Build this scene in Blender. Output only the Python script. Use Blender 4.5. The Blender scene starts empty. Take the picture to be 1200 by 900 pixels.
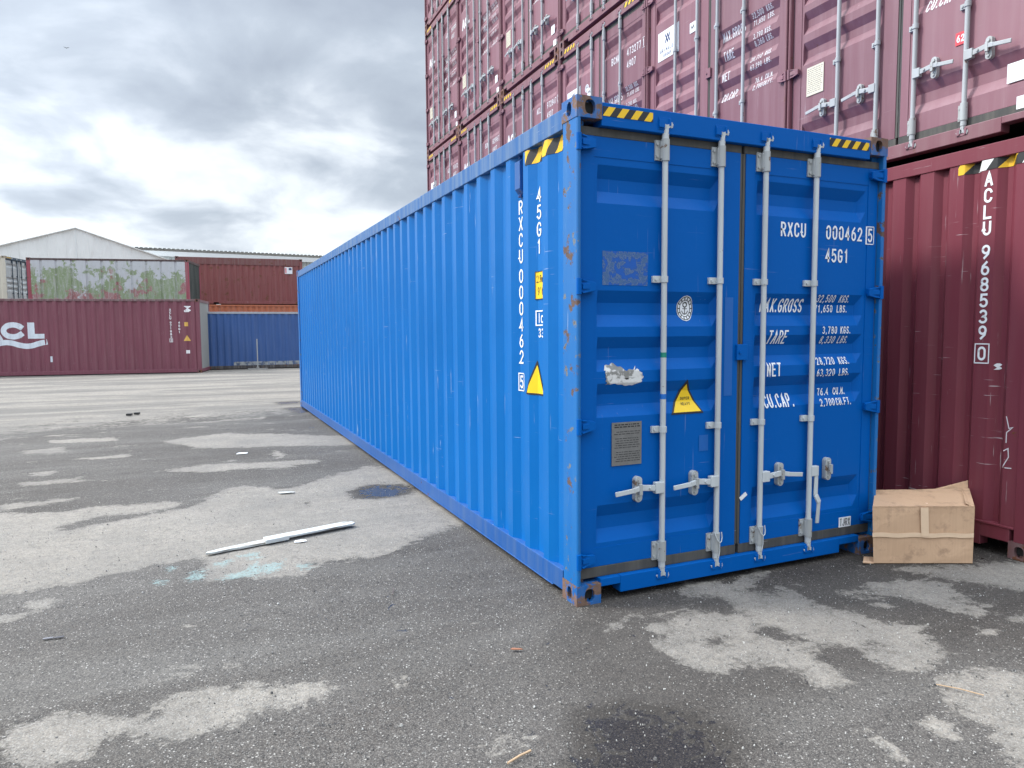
import bpy, math, random
import numpy as np
from mathutils import Vector, Matrix
R = math.radians
random.seed(7)
sc = bpy.context.scene
C = sc.collection

# ---------------------------------------------------------------- camera
cam = bpy.data.objects.new('camera', bpy.data.cameras.new('camera'))
C.objects.link(cam)
cam.data.sensor_width = 36
cam.data.lens = 830.65/1200*36
cam.data.clip_start = .05
cam.data.clip_end = 2000
yaw, pit, rol = .4149, -.0755, -.0072
cf = Vector((math.sin(yaw)*math.cos(pit), math.cos(yaw)*math.cos(pit), math.sin(pit)))
r0 = Vector((math.cos(yaw), -math.sin(yaw), 0)); u0 = r0.cross(cf)
cr = r0*math.cos(rol)+u0*math.sin(rol); cu = -r0*math.sin(rol)+u0*math.cos(rol)
M4 = Matrix((cr, cu, -cf)).transposed().to_4x4()
M4.translation = Vector((-1.9484, -3.5131, 1.6032))
cam.matrix_world = M4
sc.camera = cam

# ---------------------------------------------------------------- sky
SUN_ELEV, SUN_AZ = 42, 297          # azimuth clockwise from +y; light comes from the left and slightly behind
world = bpy.data.worlds.new('World'); sc.world = world; world.use_nodes = True
nt = world.node_tree; nt.nodes.clear()
def N(nt, t, **kw):
    n = nt.nodes.new(t)
    for k, v in kw.items():
        if k == 'ins':
            for a, b in v.items(): n.inputs[a].default_value = b
        else: setattr(n, k, v)
    return n
def mth(nt, op, a, b=None, c=None, clamp=False):
    n = nt.nodes.new('ShaderNodeMath'); n.operation = op; n.use_clamp = clamp
    for i, v in enumerate((a, b, c)):
        if v is None: continue
        if isinstance(v, (int, float)): n.inputs[i].default_value = v
        else: nt.links.new(v, n.inputs[i])
    return n.outputs[0]
def ramp(nt, fac, stops, interp='LINEAR'):
    n = nt.nodes.new('ShaderNodeValToRGB'); e = n.color_ramp.elements
    n.color_ramp.interpolation = interp
    while len(e) < len(stops): e.new(.5)
    for el, (p, c) in zip(e, stops):
        el.position = p
        el.color = (c, c, c, 1) if isinstance(c, (int, float)) else tuple(c)+(1,)
    nt.links.new(fac, n.inputs[0]); return n.outputs[0]
def mixc(nt, fac, a, b, mode='MIX'):
    n = nt.nodes.new('ShaderNodeMix'); n.data_type = 'RGBA'; n.blend_type = mode
    for i, v in ((0, fac), (6, a), (7, b)):
        if isinstance(v, (int, float)): n.inputs[i].default_value = v
        elif isinstance(v, tuple): n.inputs[i].default_value = v+(1,) if len(v) == 3 else v
        else: nt.links.new(v, n.inputs[i])
    return n.outputs[2]
def noise(nt, vec, scale, detail=4, rough=.55, dist=0):
    n = nt.nodes.new('ShaderNodeTexNoise')
    n.inputs['Scale'].default_value = scale; n.inputs['Detail'].default_value = detail
    n.inputs['Roughness'].default_value = rough; n.inputs['Distortion'].default_value = dist
    if vec is not None: nt.links.new(vec, n.inputs['Vector'])
    return n.outputs['Fac']

sky = N(nt, 'ShaderNodeTexSky', sky_type='NISHITA', sun_disc=False)
sky.sun_elevation = R(SUN_ELEV); sky.sun_rotation = R(SUN_AZ); sky.dust_density = 3; sky.air_density = 1
tc = N(nt, 'ShaderNodeTexCoord')
sep = N(nt, 'ShaderNodeSeparateXYZ'); nt.links.new(tc.outputs['Generated'], sep.inputs[0])
zc = mth(nt, 'MAXIMUM', sep.outputs[2], 0.0)
zp = mth(nt, 'ADD', zc, .30)
comb = N(nt, 'ShaderNodeCombineXYZ')
nt.links.new(mth(nt, 'DIVIDE', sep.outputs[0], zp), comb.inputs[0])
nt.links.new(mth(nt, 'DIVIDE', sep.outputs[1], zp), comb.inputs[1])
comb.inputs[2].default_value = 4.4
c1 = noise(nt, comb.outputs[0], 3.0, 10, .50, .25)
c2 = noise(nt, comb.outputs[0], 1.15, 3, .5, .3)
cm = mth(nt, 'ADD', mth(nt, 'MULTIPLY', c1, .58), mth(nt, 'MULTIPLY', c2, .42))
ccol = ramp(nt, cm, [(.40, (.95, 1.0, 1.03)), (.45, (.80, .86, .92)), (.50, (.59, .65, .73)), (.54, (.48, .54, .62)), (.62, (.38, .43, .51))])
elev = ramp(nt, zc, [(0, .55), (.30, .54), (.46, .62), (.60, 1.6), (1, 2.4)])
cc = mixc(nt, 1.0, ccol, elev, 'MULTIPLY')
# the cloud cover is brighter around the hidden sun
dt = N(nt, 'ShaderNodeVectorMath', operation='DOT_PRODUCT'); nt.links.new(tc.outputs['Generated'], dt.inputs[0])
dt.inputs[1].default_value = (math.sin(R(SUN_AZ))*math.cos(R(24)), math.cos(R(SUN_AZ))*math.cos(R(24)), math.sin(R(24)))
cc = mixc(nt, 1.0, cc, ramp(nt, dt.outputs['Value'], [(.45, 1.0), (1.0, 1.7)]), 'MULTIPLY')
sk = N(nt, 'ShaderNodeVectorMath', operation='SCALE'); nt.links.new(sky.outputs[0], sk.inputs[0]); sk.inputs[3].default_value = .10
mixed = mixc(nt, .93, sk.outputs[0], cc)
bg = N(nt, 'ShaderNodeBackground'); bg.inputs[1].default_value = 1.0
nt.links.new(mixed, bg.inputs[0])
wo = N(nt, 'ShaderNodeOutputWorld'); nt.links.new(bg.outputs[0], wo.inputs[0])

# ---------------------------------------------------------------- sun behind cloud
sl = bpy.data.lights.new('sun', 'SUN'); sl.energy = 1.5; sl.angle = R(10); sl.color = (1, .965, .92)
so = bpy.data.objects.new('sun', sl); C.objects.link(so)
sd = Vector((math.sin(R(SUN_AZ))*math.cos(R(SUN_ELEV)), math.cos(R(SUN_AZ))*math.cos(R(SUN_ELEV)), math.sin(R(SUN_ELEV))))
so.rotation_euler = sd.to_track_quat('Z', 'Y').to_euler()
so.location = sd*60

vs = sc.view_settings
vs.view_transform = 'Standard'; vs.look = 'None'; vs.exposure = 1.1; vs.gamma = 1; vs.use_curve_mapping = False

# ================================================================ helpers
class MB:
    def __init__(s): s.v = []; s.f = []; s.sm = []
    def add(s, vs_, fs, smooth=False):
        o = len(s.v); s.v += [tuple(p) for p in vs_]
        for f in fs: s.f.append(tuple(i+o for i in f)); s.sm.append(smooth)
        return s
    def box(s, x0, x1, y0, y1, z0, z1):
        return s.add([(x0,y0,z0),(x1,y0,z0),(x1,y1,z0),(x0,y1,z0),(x0,y0,z1),(x1,y0,z1),(x1,y1,z1),(x0,y1,z1)],
              [(0,3,2,1),(4,5,6,7),(0,1,5,4),(1,2,6,5),(2,3,7,6),(3,0,4,7)])
    def prism(s, pts, axis, a, b):        # convex/concave outline extruded along an axis (0,1,2)
        n = len(pts)
        def P(u, v, w): return {0: (w, u, v), 1: (u, w, v), 2: (u, v, w)}[axis]
        ar = sum(pts[i][0]*pts[(i+1) % n][1]-pts[(i+1) % n][0]*pts[i][1] for i in range(n))
        if (ar > 0) == (axis == 1): pts = pts[::-1]
        if a > b: a, b = b, a
        vs_ = [P(u, v, a) for u, v in pts]+[P(u, v, b) for u, v in pts]
        fs = [tuple(range(n))[::-1], tuple(range(n, 2*n))]+[(i, (i+1) % n, n+(i+1) % n, n+i) for i in range(n)]
        return s.add(vs_, fs)
    def cyl(s, p, q, r, n=12, r2=None, caps=True):
        p = Vector(p); q = Vector(q); d = (q-p).normalized(); r2 = r if r2 is None else r2
        a = d.orthogonal().normalized(); b = d.cross(a)
        vs_ = [p+(a*math.cos(t)+b*math.sin(t))*r for t in [2*math.pi*i/n for i in range(n)]]
        vs_ += [q+(a*math.cos(t)+b*math.sin(t))*r2 for t in [2*math.pi*i/n for i in range(n)]]
        s.add(vs_, [(i, (i+1) % n, n+(i+1) % n, n+i) for i in range(n)], True)
        if caps: s.add(vs_, [tuple(range(n))[::-1], tuple(range(n, 2*n))])
        return s
    def path(s, pts, r, n=8):
        for a, b in zip(pts[:-1], pts[1:]): s.cyl(a, b, r, n)
        return s
    def bar(s, p, q, w, t, up=(0, 0, 1)):   # flat bar from p to q, width w along up, thickness t
        p = Vector(p); q = Vector(q); d = (q-p).normalized(); up = Vector(up); side = d.cross(up).normalized(); up = side.cross(d)
        vs_ = [c+side*a*t/2+up*b*w/2 for c in (p, q) for a, b in ((-1,-1),(1,-1),(1,1),(-1,1))]
        return s.add(vs_, [(0,1,2,3),(7,6,5,4),(0,4,5,1),(1,5,6,2),(2,6,7,3),(3,7,4,0)])
    def holed(s, O, U, V, w, h, cu_, cv_, ru, rv, depth, n=20, p=2.6):
        # rectangle w x h at O spanned by U,V with a rounded slot hole whose rim goes in by depth (direction -U x V)
        O = Vector(O); U = Vector(U); V = Vector(V); W_ = -U.cross(V)
        ang = sorted(set([2*math.pi*i/n for i in range(n)]+[math.atan2(b-cv_, a-cu_) % (2*math.pi) for a in (0, w) for b in (0, h)]))
        out = []; inn = []
        for t in ang:
            c, q = math.cos(t), math.sin(t)
            k = min(((w-cu_) if c > 0 else cu_)/abs(c) if abs(c) > 1e-9 else 1e9, ((h-cv_) if q > 0 else cv_)/abs(q) if abs(q) > 1e-9 else 1e9)
            out.append(O+U*(cu_+c*k)+V*(cv_+q*k))
            rr = (abs(c/ru)**p+abs(q/rv)**p)**(-1/p)
            inn.append(O+U*(cu_+c*rr)+V*(cv_+q*rr))
        m = len(ang); deep = [x+W_*depth for x in inn]
        fs = [(i, (i+1) % m, m+(i+1) % m, m+i) for i in range(m)]+[(m+i, m+(i+1) % m, 2*m+(i+1) % m, 2*m+i) for i in range(m)]
        return s.add(out+inn+deep, fs)
    def build(s, name, mat, parent=None, bevel=0, fix=False, flip=False):
        me = bpy.data.meshes.new(name); me.from_pydata([tuple(v) for v in s.v], [], s.f)
        me.polygons.foreach_set('use_smooth', s.sm)
        me.materials.append(mat)
        if flip: me.flip_normals()
        me.update()
        o = bpy.data.objects.new(name, me); C.objects.link(o)
        if parent: o.parent = parent
        if bevel:
            b = o.modifiers.new('bevel', 'BEVEL'); b.width = bevel; b.segments = 2; b.limit_method = 'ANGLE'; b.angle_limit = R(50)
            b.harden_normals = False
        return o
def empty(name, loc=(0,0,0), rz=0, scale=(1,1,1)):
    o = bpy.data.objects.new(name, None); C.objects.link(o); o.location = loc; o.rotation_euler = (0,0,rz); o.scale = scale
    o.empty_display_size = .3
    return o
def tag(o, label=None, cat=None, group=None, kind=None):
    for k, v in (('label', label), ('category', cat), ('group', group), ('kind', kind)):
        if v: o[k] = v
    return o
KIDS = {}
def kids(o): return [c for c in C.objects if c.parent == o]
def copy_tree(o, parent=None):
    c = o.copy(); C.objects.link(c); c.parent = parent
    for ch in KIDS.get(o.name) or kids(o): copy_tree(ch, c)
    return c

# ================================================================ materials
def newmat(name):
    m = bpy.data.materials.new(name); m.use_nodes = True; nt = m.node_tree; nt.nodes.clear()
    out = N(nt, 'ShaderNodeOutputMaterial'); b = N(nt, 'ShaderNodeBsdfPrincipled'); nt.links.new(b.outputs[0], out.inputs[0])
    return m, nt, b
def ocoord(nt, rnd=True, scale=(1,1,1)):
    t = N(nt, 'ShaderNodeTexCoord'); mp = N(nt, 'ShaderNodeMapping'); mp.inputs['Scale'].default_value = scale
    nt.links.new(t.outputs['Object'], mp.inputs[0])
    if rnd:
        oi = N(nt, 'ShaderNodeObjectInfo'); a = N(nt, 'ShaderNodeVectorMath', operation='MULTIPLY_ADD')
        cb = N(nt, 'ShaderNodeCombineXYZ')
        for i in range(3): nt.links.new(oi.outputs['Random'], cb.inputs[i])
        nt.links.new(cb.outputs[0], a.inputs[0]); a.inputs[1].default_value = (37, 53, 71); nt.links.new(mp.outputs[0], a.inputs[2])
        return a.outputs[0]
    return mp.outputs[0]
def bump(nt, b, h, strength=.2, dist=.01):
    n = N(nt, 'ShaderNodeBump'); n.inputs['Strength'].default_value = strength; n.inputs['Distance'].default_value = dist
    nt.links.new(h, n.inputs['Height']); nt.links.new(n.outputs[0], b.inputs['Normal'])
def paint(name, col, rough=.4, rust=.0, scratch=.3, dirt=.25, dirtcol=(.28,.27,.25), rustcol=(.13,.05,.025), spec=.5, peel=None, var=.12, rscale=5, ovar=0):
    m, nt, b = newmat(name)
    oc = ocoord(nt)
    big = noise(nt, oc, .9, 4, .6)
    base = mixc(nt, big, tuple(c*(1-var) for c in col), tuple(min(1, c*(1+var)) for c in col))
    if ovar:
        oi = N(nt, 'ShaderNodeObjectInfo')
        base = mixc(nt, 1.0, base, ramp(nt, oi.outputs['Random'], [(0, (1-ovar, 1-ovar*1.1, 1-ovar)), (.5, 1.0), (1, (1+ovar, 1+ovar*1.3, 1+ovar*1.1))]), 'MULTIPLY')
    # sun-faded dusty veil, vertical runs
    st = noise(nt, ocoord(nt, True, (9, 9, .55)), 1.3, 6, .62)
    dm = mth(nt, 'MULTIPLY', ramp(nt, st, [(.42, 0), (.75, 1)]), dirt)
    base = mixc(nt, dm, base, dirtcol)
    # fine scratches, mostly horizontal and vertical
    s1 = noise(nt, ocoord(nt, True, (60, 60, 2.0)), 1.0, 3, .6)
    s2 = noise(nt, ocoord(nt, True, (3, 3, 75)), 1.0, 3, .6)
    reg = ramp(nt, noise(nt, oc, 2.1, 4, .6), [(.5, 0), (.62, 1)])
    sm = mth(nt, 'MULTIPLY', mth(nt, 'MAXIMUM', ramp(nt, s1, [(.67, 0), (.71, 1)]), ramp(nt, s2, [(.68, 0), (.72, 1)])), reg)
    base = mixc(nt, mth(nt, 'MULTIPLY', sm, scratch), base, tuple(min(1, .35*c+.42) for c in col))
    rn = noise(nt, oc, rscale, 10, .68)
    th = .74-.30*rust
    rm = ramp(nt, rn, [(th, 0), (th+.035, 1)]) if rust > 0 else None
    if peel:
        pn = noise(nt, oc, peel[1], 8, .6)
        base = mixc(nt, ramp(nt, pn, [(peel[2], 0), (peel[2]+.02, 1)]), base, peel[0])
    if rm:
        rc = mixc(nt, noise(nt, oc, 40, 5, .6), tuple(c*.5 for c in rustcol), tuple(c*1.7 for c in rustcol))
        base = mixc(nt, rm, base, rc)
        nt.links.new(mth(nt, 'MAXIMUM', mth(nt, 'MULTIPLY', rm, .85), mth(nt, 'MULTIPLY_ADD', big, .15, rough-.07)), b.inputs['Roughness'])
        bump(nt, b, mth(nt, 'ADD', mth(nt, 'MULTIPLY', rm, -.5), mth(nt, 'MULTIPLY', noise(nt, oc, 3, 3), 2.0)), .3, .004)
    else:
        nt.links.new(mth(nt, 'MULTIPLY_ADD', big, .15, rough-.07), b.inputs['Roughness'])
        bump(nt, b, noise(nt, oc, 2.6, 4), .45, .012)
    nt.links.new(base, b.inputs['Base Color'])
    b.inputs['Specular IOR Level'].default_value = spec
    return m
def plain(name, col, rough=.5, metal=0, var=.1, scale=20, spec=.5):
    m, nt, b = newmat(name)
    n = noise(nt, ocoord(nt), scale, 5, .6)
    nt.links.new(mixc(nt, n, tuple(c*(1-var) for c in col), tuple(min(1, c*(1+var)) for c in col)), b.inputs['Base Color'])
    b.inputs['Roughness'].default_value = rough; b.inputs['Metallic'].default_value = metal; b.inputs['Specular IOR Level'].default_value = spec
    return m
def stripes(name, cols, axis, pitch, slope):
    m, nt, b = newmat(name)
    t = N(nt, 'ShaderNodeTexCoord'); s = N(nt, 'ShaderNodeSeparateXYZ'); nt.links.new(t.outputs['Object'], s.inputs[0])
    v = mth(nt, 'FRACT', mth(nt, 'DIVIDE', mth(nt, 'MULTIPLY_ADD', s.outputs[2], slope, s.outputs[axis]), pitch))
    k = len(cols); st = []
    for i, c in enumerate(cols): st.append((i/k, c))
    base = ramp(nt, v, st, 'CONSTANT')
    wear = ramp(nt, noise(nt, ocoord(nt), 60, 6, .7), [(.62, 0), (.7, 1)])
    nt.links.new(mixc(nt, mth(nt, 'MULTIPLY', wear, .5), base, (.1,.1,.1)), b.inputs['Base Color'])
    b.inputs['Roughness'].default_value = .45
    return m

BLUE = (.0, .096, .385)
M = {}
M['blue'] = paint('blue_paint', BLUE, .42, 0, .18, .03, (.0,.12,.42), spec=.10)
M['blue_side'] = paint('lit_blue_side_paint', (.0,.127,.41), .34, 0, .9, .12, (.02,.20,.47), spec=.22)  # same paint as the doors; brighter light on this side put into the colour
M['blue_post'] = paint('worn_blue_paint', (.0, .125, .39), .42, .56, 1.0, .35, (.03,.18,.42), rscale=7, peel=((.13,.16,.19), 14, .605), rustcol=(.10,.062,.048))
M['blue_rail'] = paint('scuffed_blue_paint', (.008, .085, .30), .45, .36, .8, .38, (.12,.18,.27), rscale=6)
M['blue_toprail'] = paint('faded_blue_paint', (.01, .10, .30), .5, .36, .8, .75, (.20,.27,.34), rscale=6)
M['blue_cast'] = paint('rusty_blue_paint', (.0, .10, .34), .55, .83, .5, .3, rscale=9, rustcol=(.15,.09,.065))
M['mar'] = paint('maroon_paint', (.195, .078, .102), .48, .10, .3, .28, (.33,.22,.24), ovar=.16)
M['mar_rail'] = paint('maroon_scuffed_paint', (.18, .065, .082), .5, .36, .6, .3, (.30,.22,.22), rscale=6)
M['mar_cast'] = paint('maroon_rusty_paint', (.13, .05, .055), .6, .8, .4, .3, rscale=8)
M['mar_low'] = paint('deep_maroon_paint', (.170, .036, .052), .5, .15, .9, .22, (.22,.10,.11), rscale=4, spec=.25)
M['mar_far'] = paint('faded_maroon_paint', (.175, .050, .075), .55, .22, .4, .2, (.30,.2,.2), rscale=2)
M['galv'] = paint('galvanised_steel', (.50, .53, .54), .42, .22, .3, .35, (.33,.33,.32), rscale=18, var=.2)
M['galv_worn'] = paint('worn_galvanised_steel', (.40, .42, .42), .5, .50, .3, .5, (.20,.19,.17), rscale=14, var=.2, rustcol=(.14,.09,.06))
M['galv_dull'] = paint('dull_galvanised_steel', (.38, .40, .41), .5, .3, .3, .45, (.26,.25,.24), rscale=16, var=.25)
M['rubber'] = paint('grey_rubber', (.055, .055, .052), .8, 0, .3, .55, (.16,.145,.12))
M['dark'] = plain('black_hollow', (.012, .012, .012), .9)
M['white'] = plain('white_lettering', (.80, .82, .84), .5, 0, .06, 60)
M['black'] = plain('black_print', (.02, .02, .022), .5)
M['yellow'] = plain('yellow_film', (.85, .56, .01), .4, 0, .05)
M['redfilm'] = plain('red_film', (.62, .05, .07), .4)
M['plate'] = plain('worn_aluminium_plate', (.20, .197, .19), .45, .35, .25, 30)
M['cream_plate'] = plain('cream_plate', (.62, .58, .46), .5, 0, .1, 40)
M['paper'] = plain('white_paper', (.74, .75, .76), .7, 0, .05, 40)
M['logo'] = plain('pale_logo_paint', (.62, .68, .74), .55, 0, .1, 12)
M['haz_front'] = stripes('yellow_black_tape', [(.85,.52,.01), (.015,.015,.017)], 0, .092, -.75)
M['haz_side'] = stripes('yellow_black_side_tape', [(.85,.50,.01), (.015,.015,.017)], 1, .15, .75)
M['haz_bw'] = stripes('white_yellow_black_tape', [(.02,.02,.02), (.8,.8,.78), (.02,.02,.02), (.75,.45,.02)], 0, .34, -.8)
M['steel_far'] = M['galv']

# ================================================================ stroke lettering
def arc(cx, cy, rx, ry, a0, a1, n=14):
    return [(cx+rx*math.cos(R(a0+(a1-a0)*i/n)), cy+ry*math.sin(R(a0+(a1-a0)*i/n))) for i in range(n+1)]
def pill(y0=0, y1=1, x0=0, x1=1, q=.3):
    w = (x1-x0)/2; cx = (x0+x1)/2
    p = arc(cx, y1-q, w, q, 180, 0, 10)+arc(cx, y0+q, w, q, 0, -180, 10)
    return p+[p[0]]
G = {
 '0': [pill()], 'O': [pill()], '1': [[(.2,.82),(.5,1),(.5,0)]],
 '2': [arc(.5,.72,.5,.28,170,-25)+[(0,0),(1,0)]],
 '3': [arc(.48,.75,.48,.25,150,-90)+arc(.46,.26,.54,.25,85,-150)],
 '4': [[(.72,0),(.72,1),(0,.28),(1,.28)]],
 '5': [[(.92,1),(.1,1),(.06,.56)]+arc(.46,.32,.54,.31,125,-150)],
 '6': [pill(0,.6,0,1,.28), [(0,.34),(.12,.68),(.72,1)]],
 '7': [[(0,1),(1,1),(.35,0)]],
 '8': [pill(.52,1,.06,.94,.22), pill(0,.52,0,1,.24)],
 '9': [pill(.4,1,0,1,.28), [(1,.66),(.88,.32),(.28,0)]],
 'A': [[(0,0),(.5,1),(1,0)], [(.17,.3),(.83,.3)]],
 'B': [[(0,0),(0,1)]+arc(.5,.76,.45,.24,90,-90,8)+[(0,.52)], [(0,.52)]+arc(.5,.26,.5,.26,90,-90,8)+[(0,0)]],
 'C': [arc(.5,.7,.5,.3,15,180)+arc(.5,.3,.5,.3,180,345)], 'D': [[(0,0),(0,1)]+arc(.4,.65,.6,.35,90,0,8)+arc(.4,.35,.6,.35,0,-90,8)+[(0,0)]],
 'E': [[(1,1),(0,1),(0,0),(1,0)], [(0,.52),(.8,.52)]], 'F': [[(1,1),(0,1),(0,0)], [(0,.52),(.8,.52)]],
 'G': [arc(.5,.7,.5,.3,15,180)+arc(.5,.3,.5,.3,180,360)+[(1,.46),(.55,.46)]],
 'H': [[(0,0),(0,1)], [(1,0),(1,1)], [(0,.5),(1,.5)]], 'I': [[(.5,0),(.5,1)]], 'J': [[(.9,1),(.9,.3)]+arc(.45,.3,.45,.3,0,-170,10)],
 'K': [[(0,0),(0,1)], [(1,1),(0,.45)], [(.25,.58),(1,0)]], 'L': [[(0,1),(0,0),(1,0)]],
 'M': [[(0,0),(0,1),(.5,.4),(1,1),(1,0)]], 'N': [[(0,0),(0,1),(1,0),(1,1)]],
 'P': [[(0,0),(0,1)]+arc(.5,.74,.5,.26,90,-90,8)+[(0,.48)]],
 'R': [[(0,0),(0,1)]+arc(.5,.74,.5,.26,90,-90,8)+[(0,.48)], [(.45,.48),(1,0)]],
 'S': [arc(.5,.75,.48,.25,20,270,12)+arc(.5,.25,.5,.25,90,-160,12)], 'T': [[(0,1),(1,1)], [(.5,1),(.5,0)]],
 'U': [[(0,1),(0,.3)]+arc(.5,.3,.5,.3,180,360,10)+[(1,1)]], 'V': [[(0,1),(.5,0),(1,1)]],
 'W': [[(0,1),(.25,0),(.5,.8),(.75,0),(1,1)]], 'X': [[(0,0),(1,1)], [(0,1),(1,0)]], 'Y': [[(0,1),(.5,.5),(1,1)], [(.5,.5),(.5,0)]],
 '.': [[(.3,.0),(.3,.1)]], ',': [[(.4,.08),(.2,-.12)]], "'": [[(.5,1),(.5,.75)]], 'm': [[(0,0),(0,.6),(.5,.6),(.5,0)], [(.5,.6),(1,.6),(1,0)]],
}
def ribbon(mb, pts, w, mapf, maxl=.03):
    P = [Vector(pts[0])]
    for p in pts[1:]:
        p = Vector(p); d = (p-P[-1]).length; k = max(1, int(d/maxl)); a = P[-1].copy()
        for i in range(1, k+1): P.append(a.lerp(p, i/k))
    n = len(P); L = []; Rr = []
    for i in range(n):
        if n > 2 and (P[0]-P[-1]).length < 1e-6 and i in (0, n-1): a = (P[1]-P[0]).normalized(); b = (P[-1]-P[-2]).normalized()
        else:
            a = (P[min(i+1, n-1)]-P[min(i, n-2)]).normalized(); b = (P[max(i, 1)]-P[max(i-1, 0)]).normalized()
        t = a+b
        t = t.normalized() if t.length > 1e-4 else a
        nn = Vector((-t[1], t[0])); c = max(.45, nn.dot(Vector((-a[1], a[0]))))
        e = Vector((0, 0))
        if i == 0: e = -a*w*.4
        if i == n-1: e = b*w*.4
        L.append(P[i]+nn*w/2/c+e); Rr.append(P[i]-nn*w/2/c+e)
    k = max(1, int(w/.03))
    vs_ = [mapf(*(p.lerp(q, j/k))) for j in range(k+1) for p, q in zip(L, Rr)]
    mb.add(vs_, [((j+1)*n+i, (j+1)*n+i+1, j*n+i+1, j*n+i) for j in range(k) for i in range(n-1)])
def text(mb, s, x, y, h, w, gap, stroke, mapf, slant=0, vertical=False, maxl=.03):
    # lower-left corner of the first glyph at (x, y); w glyph width; vertical stacks downwards
    k = 0
    for ch in s:
        if ch != ' ' and ch in G:
            narrow = ch in '.,'
            for j, st in enumerate(G[ch]):
                pts = [(x+(px*(w-stroke)+stroke/2)*(1 if not narrow else .6)+slant*py*h, y+py*(h-stroke)+stroke/2) for px, py in st]
                ribbon(mb, pts, stroke, (lambda a, b, j=j: mapf(a, b, .0004*j)), maxl)
        if vertical: y -= h+gap if ch != ' ' else (h+gap)*.55
        else: x += (w*.45 if ch in '.,' else (w*.75 if ch == ' ' else w))+gap
    return x, y
def frame_box(mb, x0, x1, y0, y1, w, mapf):
    ribbon(mb, [(x0,y0),(x1,y0)], w, mapf); ribbon(mb, [(x1,y0),(x1,y1)], w, mapf); ribbon(mb, [(x1,y1),(x0,y1)], w, mapf); ribbon(mb, [(x0,y1),(x0,y0)], w, mapf)
def rows(mb, ext, z0, z1, nz, nu, mapf):
    # decal of any outline that has one left and right end per height, laid on a folded surface
    prev = None
    for i in range(nz+1):
        z = z0+(z1-z0)*i/nz; a, b = ext(z)
        row = [mapf(a+(b-a)*j/nu, z, 0) for j in range(nu+1)]
        if prev: mb.add(prev+row, [(j, j+1, nu+1+j+1, nu+1+j) for j in range(nu)])
        prev = row
    return mb

# ================================================================ the container kit (door end at y=0 facing -y)
W, L, H = 2.438, 12.192, 2.896
YF, TD = .045, .036
TRO = [(.345,.57), (1.09,1.29), (1.36,1.56), (1.62,1.83), (2.325,2.54)]
def tz(z):
    for a, b in TRO:
        if a < z < b:
            e = (b-a)/3; return max(0, min(1, (z-a)/e, (b-z)/e))
    return 0
XT = [(.155,1.03), (1.325,2.29)]
def tx(x):
    for a, b in XT:
        if a < x < b: return max(0, min(1, (x-a)/.006, (b-x)/.045))
    return 0
def ydoor(x, z): return YF+TD*min(tz(z), tx(x))
def lip(x): return -.006 if x > 2.300 else 0
def dmap(off=.003):
    return lambda x, z, e=0: (x, ydoor(x, z)+lip(x)-off-e, z)

CP = .2793   # side corrugation pitch
def cside(y, y0=.419, p=CP, flat=.073, slope=.067, depth=.036, out=.012):
    t = (y-y0+p/2) % p-p/2; t = abs(t)
    if t < flat/2: d = 0
    elif t < flat/2+slope: d = (t-flat/2)/slope
    else: d = 1
    return out+depth*d
def side_map(off=.0025): return lambda y, z, e=0: (cside(y)-off-e, y, z)
def corr_breaks(a, b, y0, p, flat, slope):
    s = {a, b}; k = math.floor((a-y0)/p)-1
    while y0+k*p < b+p:
        for d in (-flat/2-slope, -flat/2, flat/2, flat/2+slope):
            v = y0+k*p+d
            if a < v < b: s.add(v)
        k += 1
    return sorted(s)
def corr_wall(mb, a, b, z0, z1, fn, y0, p, flat, slope, flip=False, axis='y', place=None):
    br = corr_breaks(a, b, y0, p, flat, slope); n = len(br)
    lo = [place(fn(t), t, z0) for t in br]; hi = [place(fn(t), t, z1) for t in br]
    mb.add(lo+hi, [(i, n+i, n+i+1, i+1) if not flip else (i, i+1, n+i+1, n+i) for i in range(n-1)])

def casting(x0, sx, y0, sy, z0, sz):
    # outer corner at (x0,y0,z0); the block runs inwards by sx, sy, sz (signs)
    dx, dy, dz = .162, .178, .118; t = .028
    mb = MB()
    xa, xb = sorted((x0, x0+sx*dx)); ya, yb = sorted((y0, y0+sy*dy)); za, zb = sorted((z0, z0+sz*dz))
    zc_ = .054 if sz > 0 else .060
    # end face
    if sy > 0: mb.holed((xa,ya,za), (1,0,0), (0,0,1), dx, dz, (.085 if sx > 0 else dx-.085), zc_, .033, .040, t)
    else: mb.holed((xb,yb,za), (-1,0,0), (0,0,1), dx, dz, .08, zc_, .033, .040, t)
    # side face
    if sx > 0: mb.holed((xa,yb,za), (0,-1,0), (0,0,1), dy, dz, (dy-.09 if sy > 0 else .09), zc_, .026, .040, t)
    else: mb.holed((xb,ya,za), (0,1,0), (0,0,1), dy, dz, .09, zc_, .026, .040, t)
    zz = zb if sz < 0 else za
    if sz < 0: mb.holed((xa,ya,zb), (1,0,0), (0,1,0), dx, dy, dx/2, dy/2, .032, .06, t)
    else: mb.holed((xa,yb,za), (1,0,0), (0,-1,0), dx, dy, dx/2, dy/2, .032, .06, t)
    # the three inner faces
    xi = xb if sx > 0 else xa; yi = yb if sy > 0 else ya; zi = zb if sz > 0 else za
    mb.add([(xi,ya,za),(xi,yb,za),(xi,yb,zb),(xi,ya,zb)], [(0,1,2,3) if sx > 0 else (0,3,2,1)])
    mb.add([(xa,yi,za),(xb,yi,za),(xb,yi,zb),(xa,yi,zb)], [(0,3,2,1) if sy > 0 else (0,1,2,3)])
    mb.add([(xa,ya,zi),(xb,ya,zi),(xb,yb,zi),(xa,yb,zi)], [(0,1,2,3) if sz > 0 else (0,3,2,1)])
    hol = MB(); e = .0285; hol.box(xa+e, xb-e, ya+e, yb-e, za+e, zb-e)  # solid black block, painted shade for the inside of the casting
    return mb, hol

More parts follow.
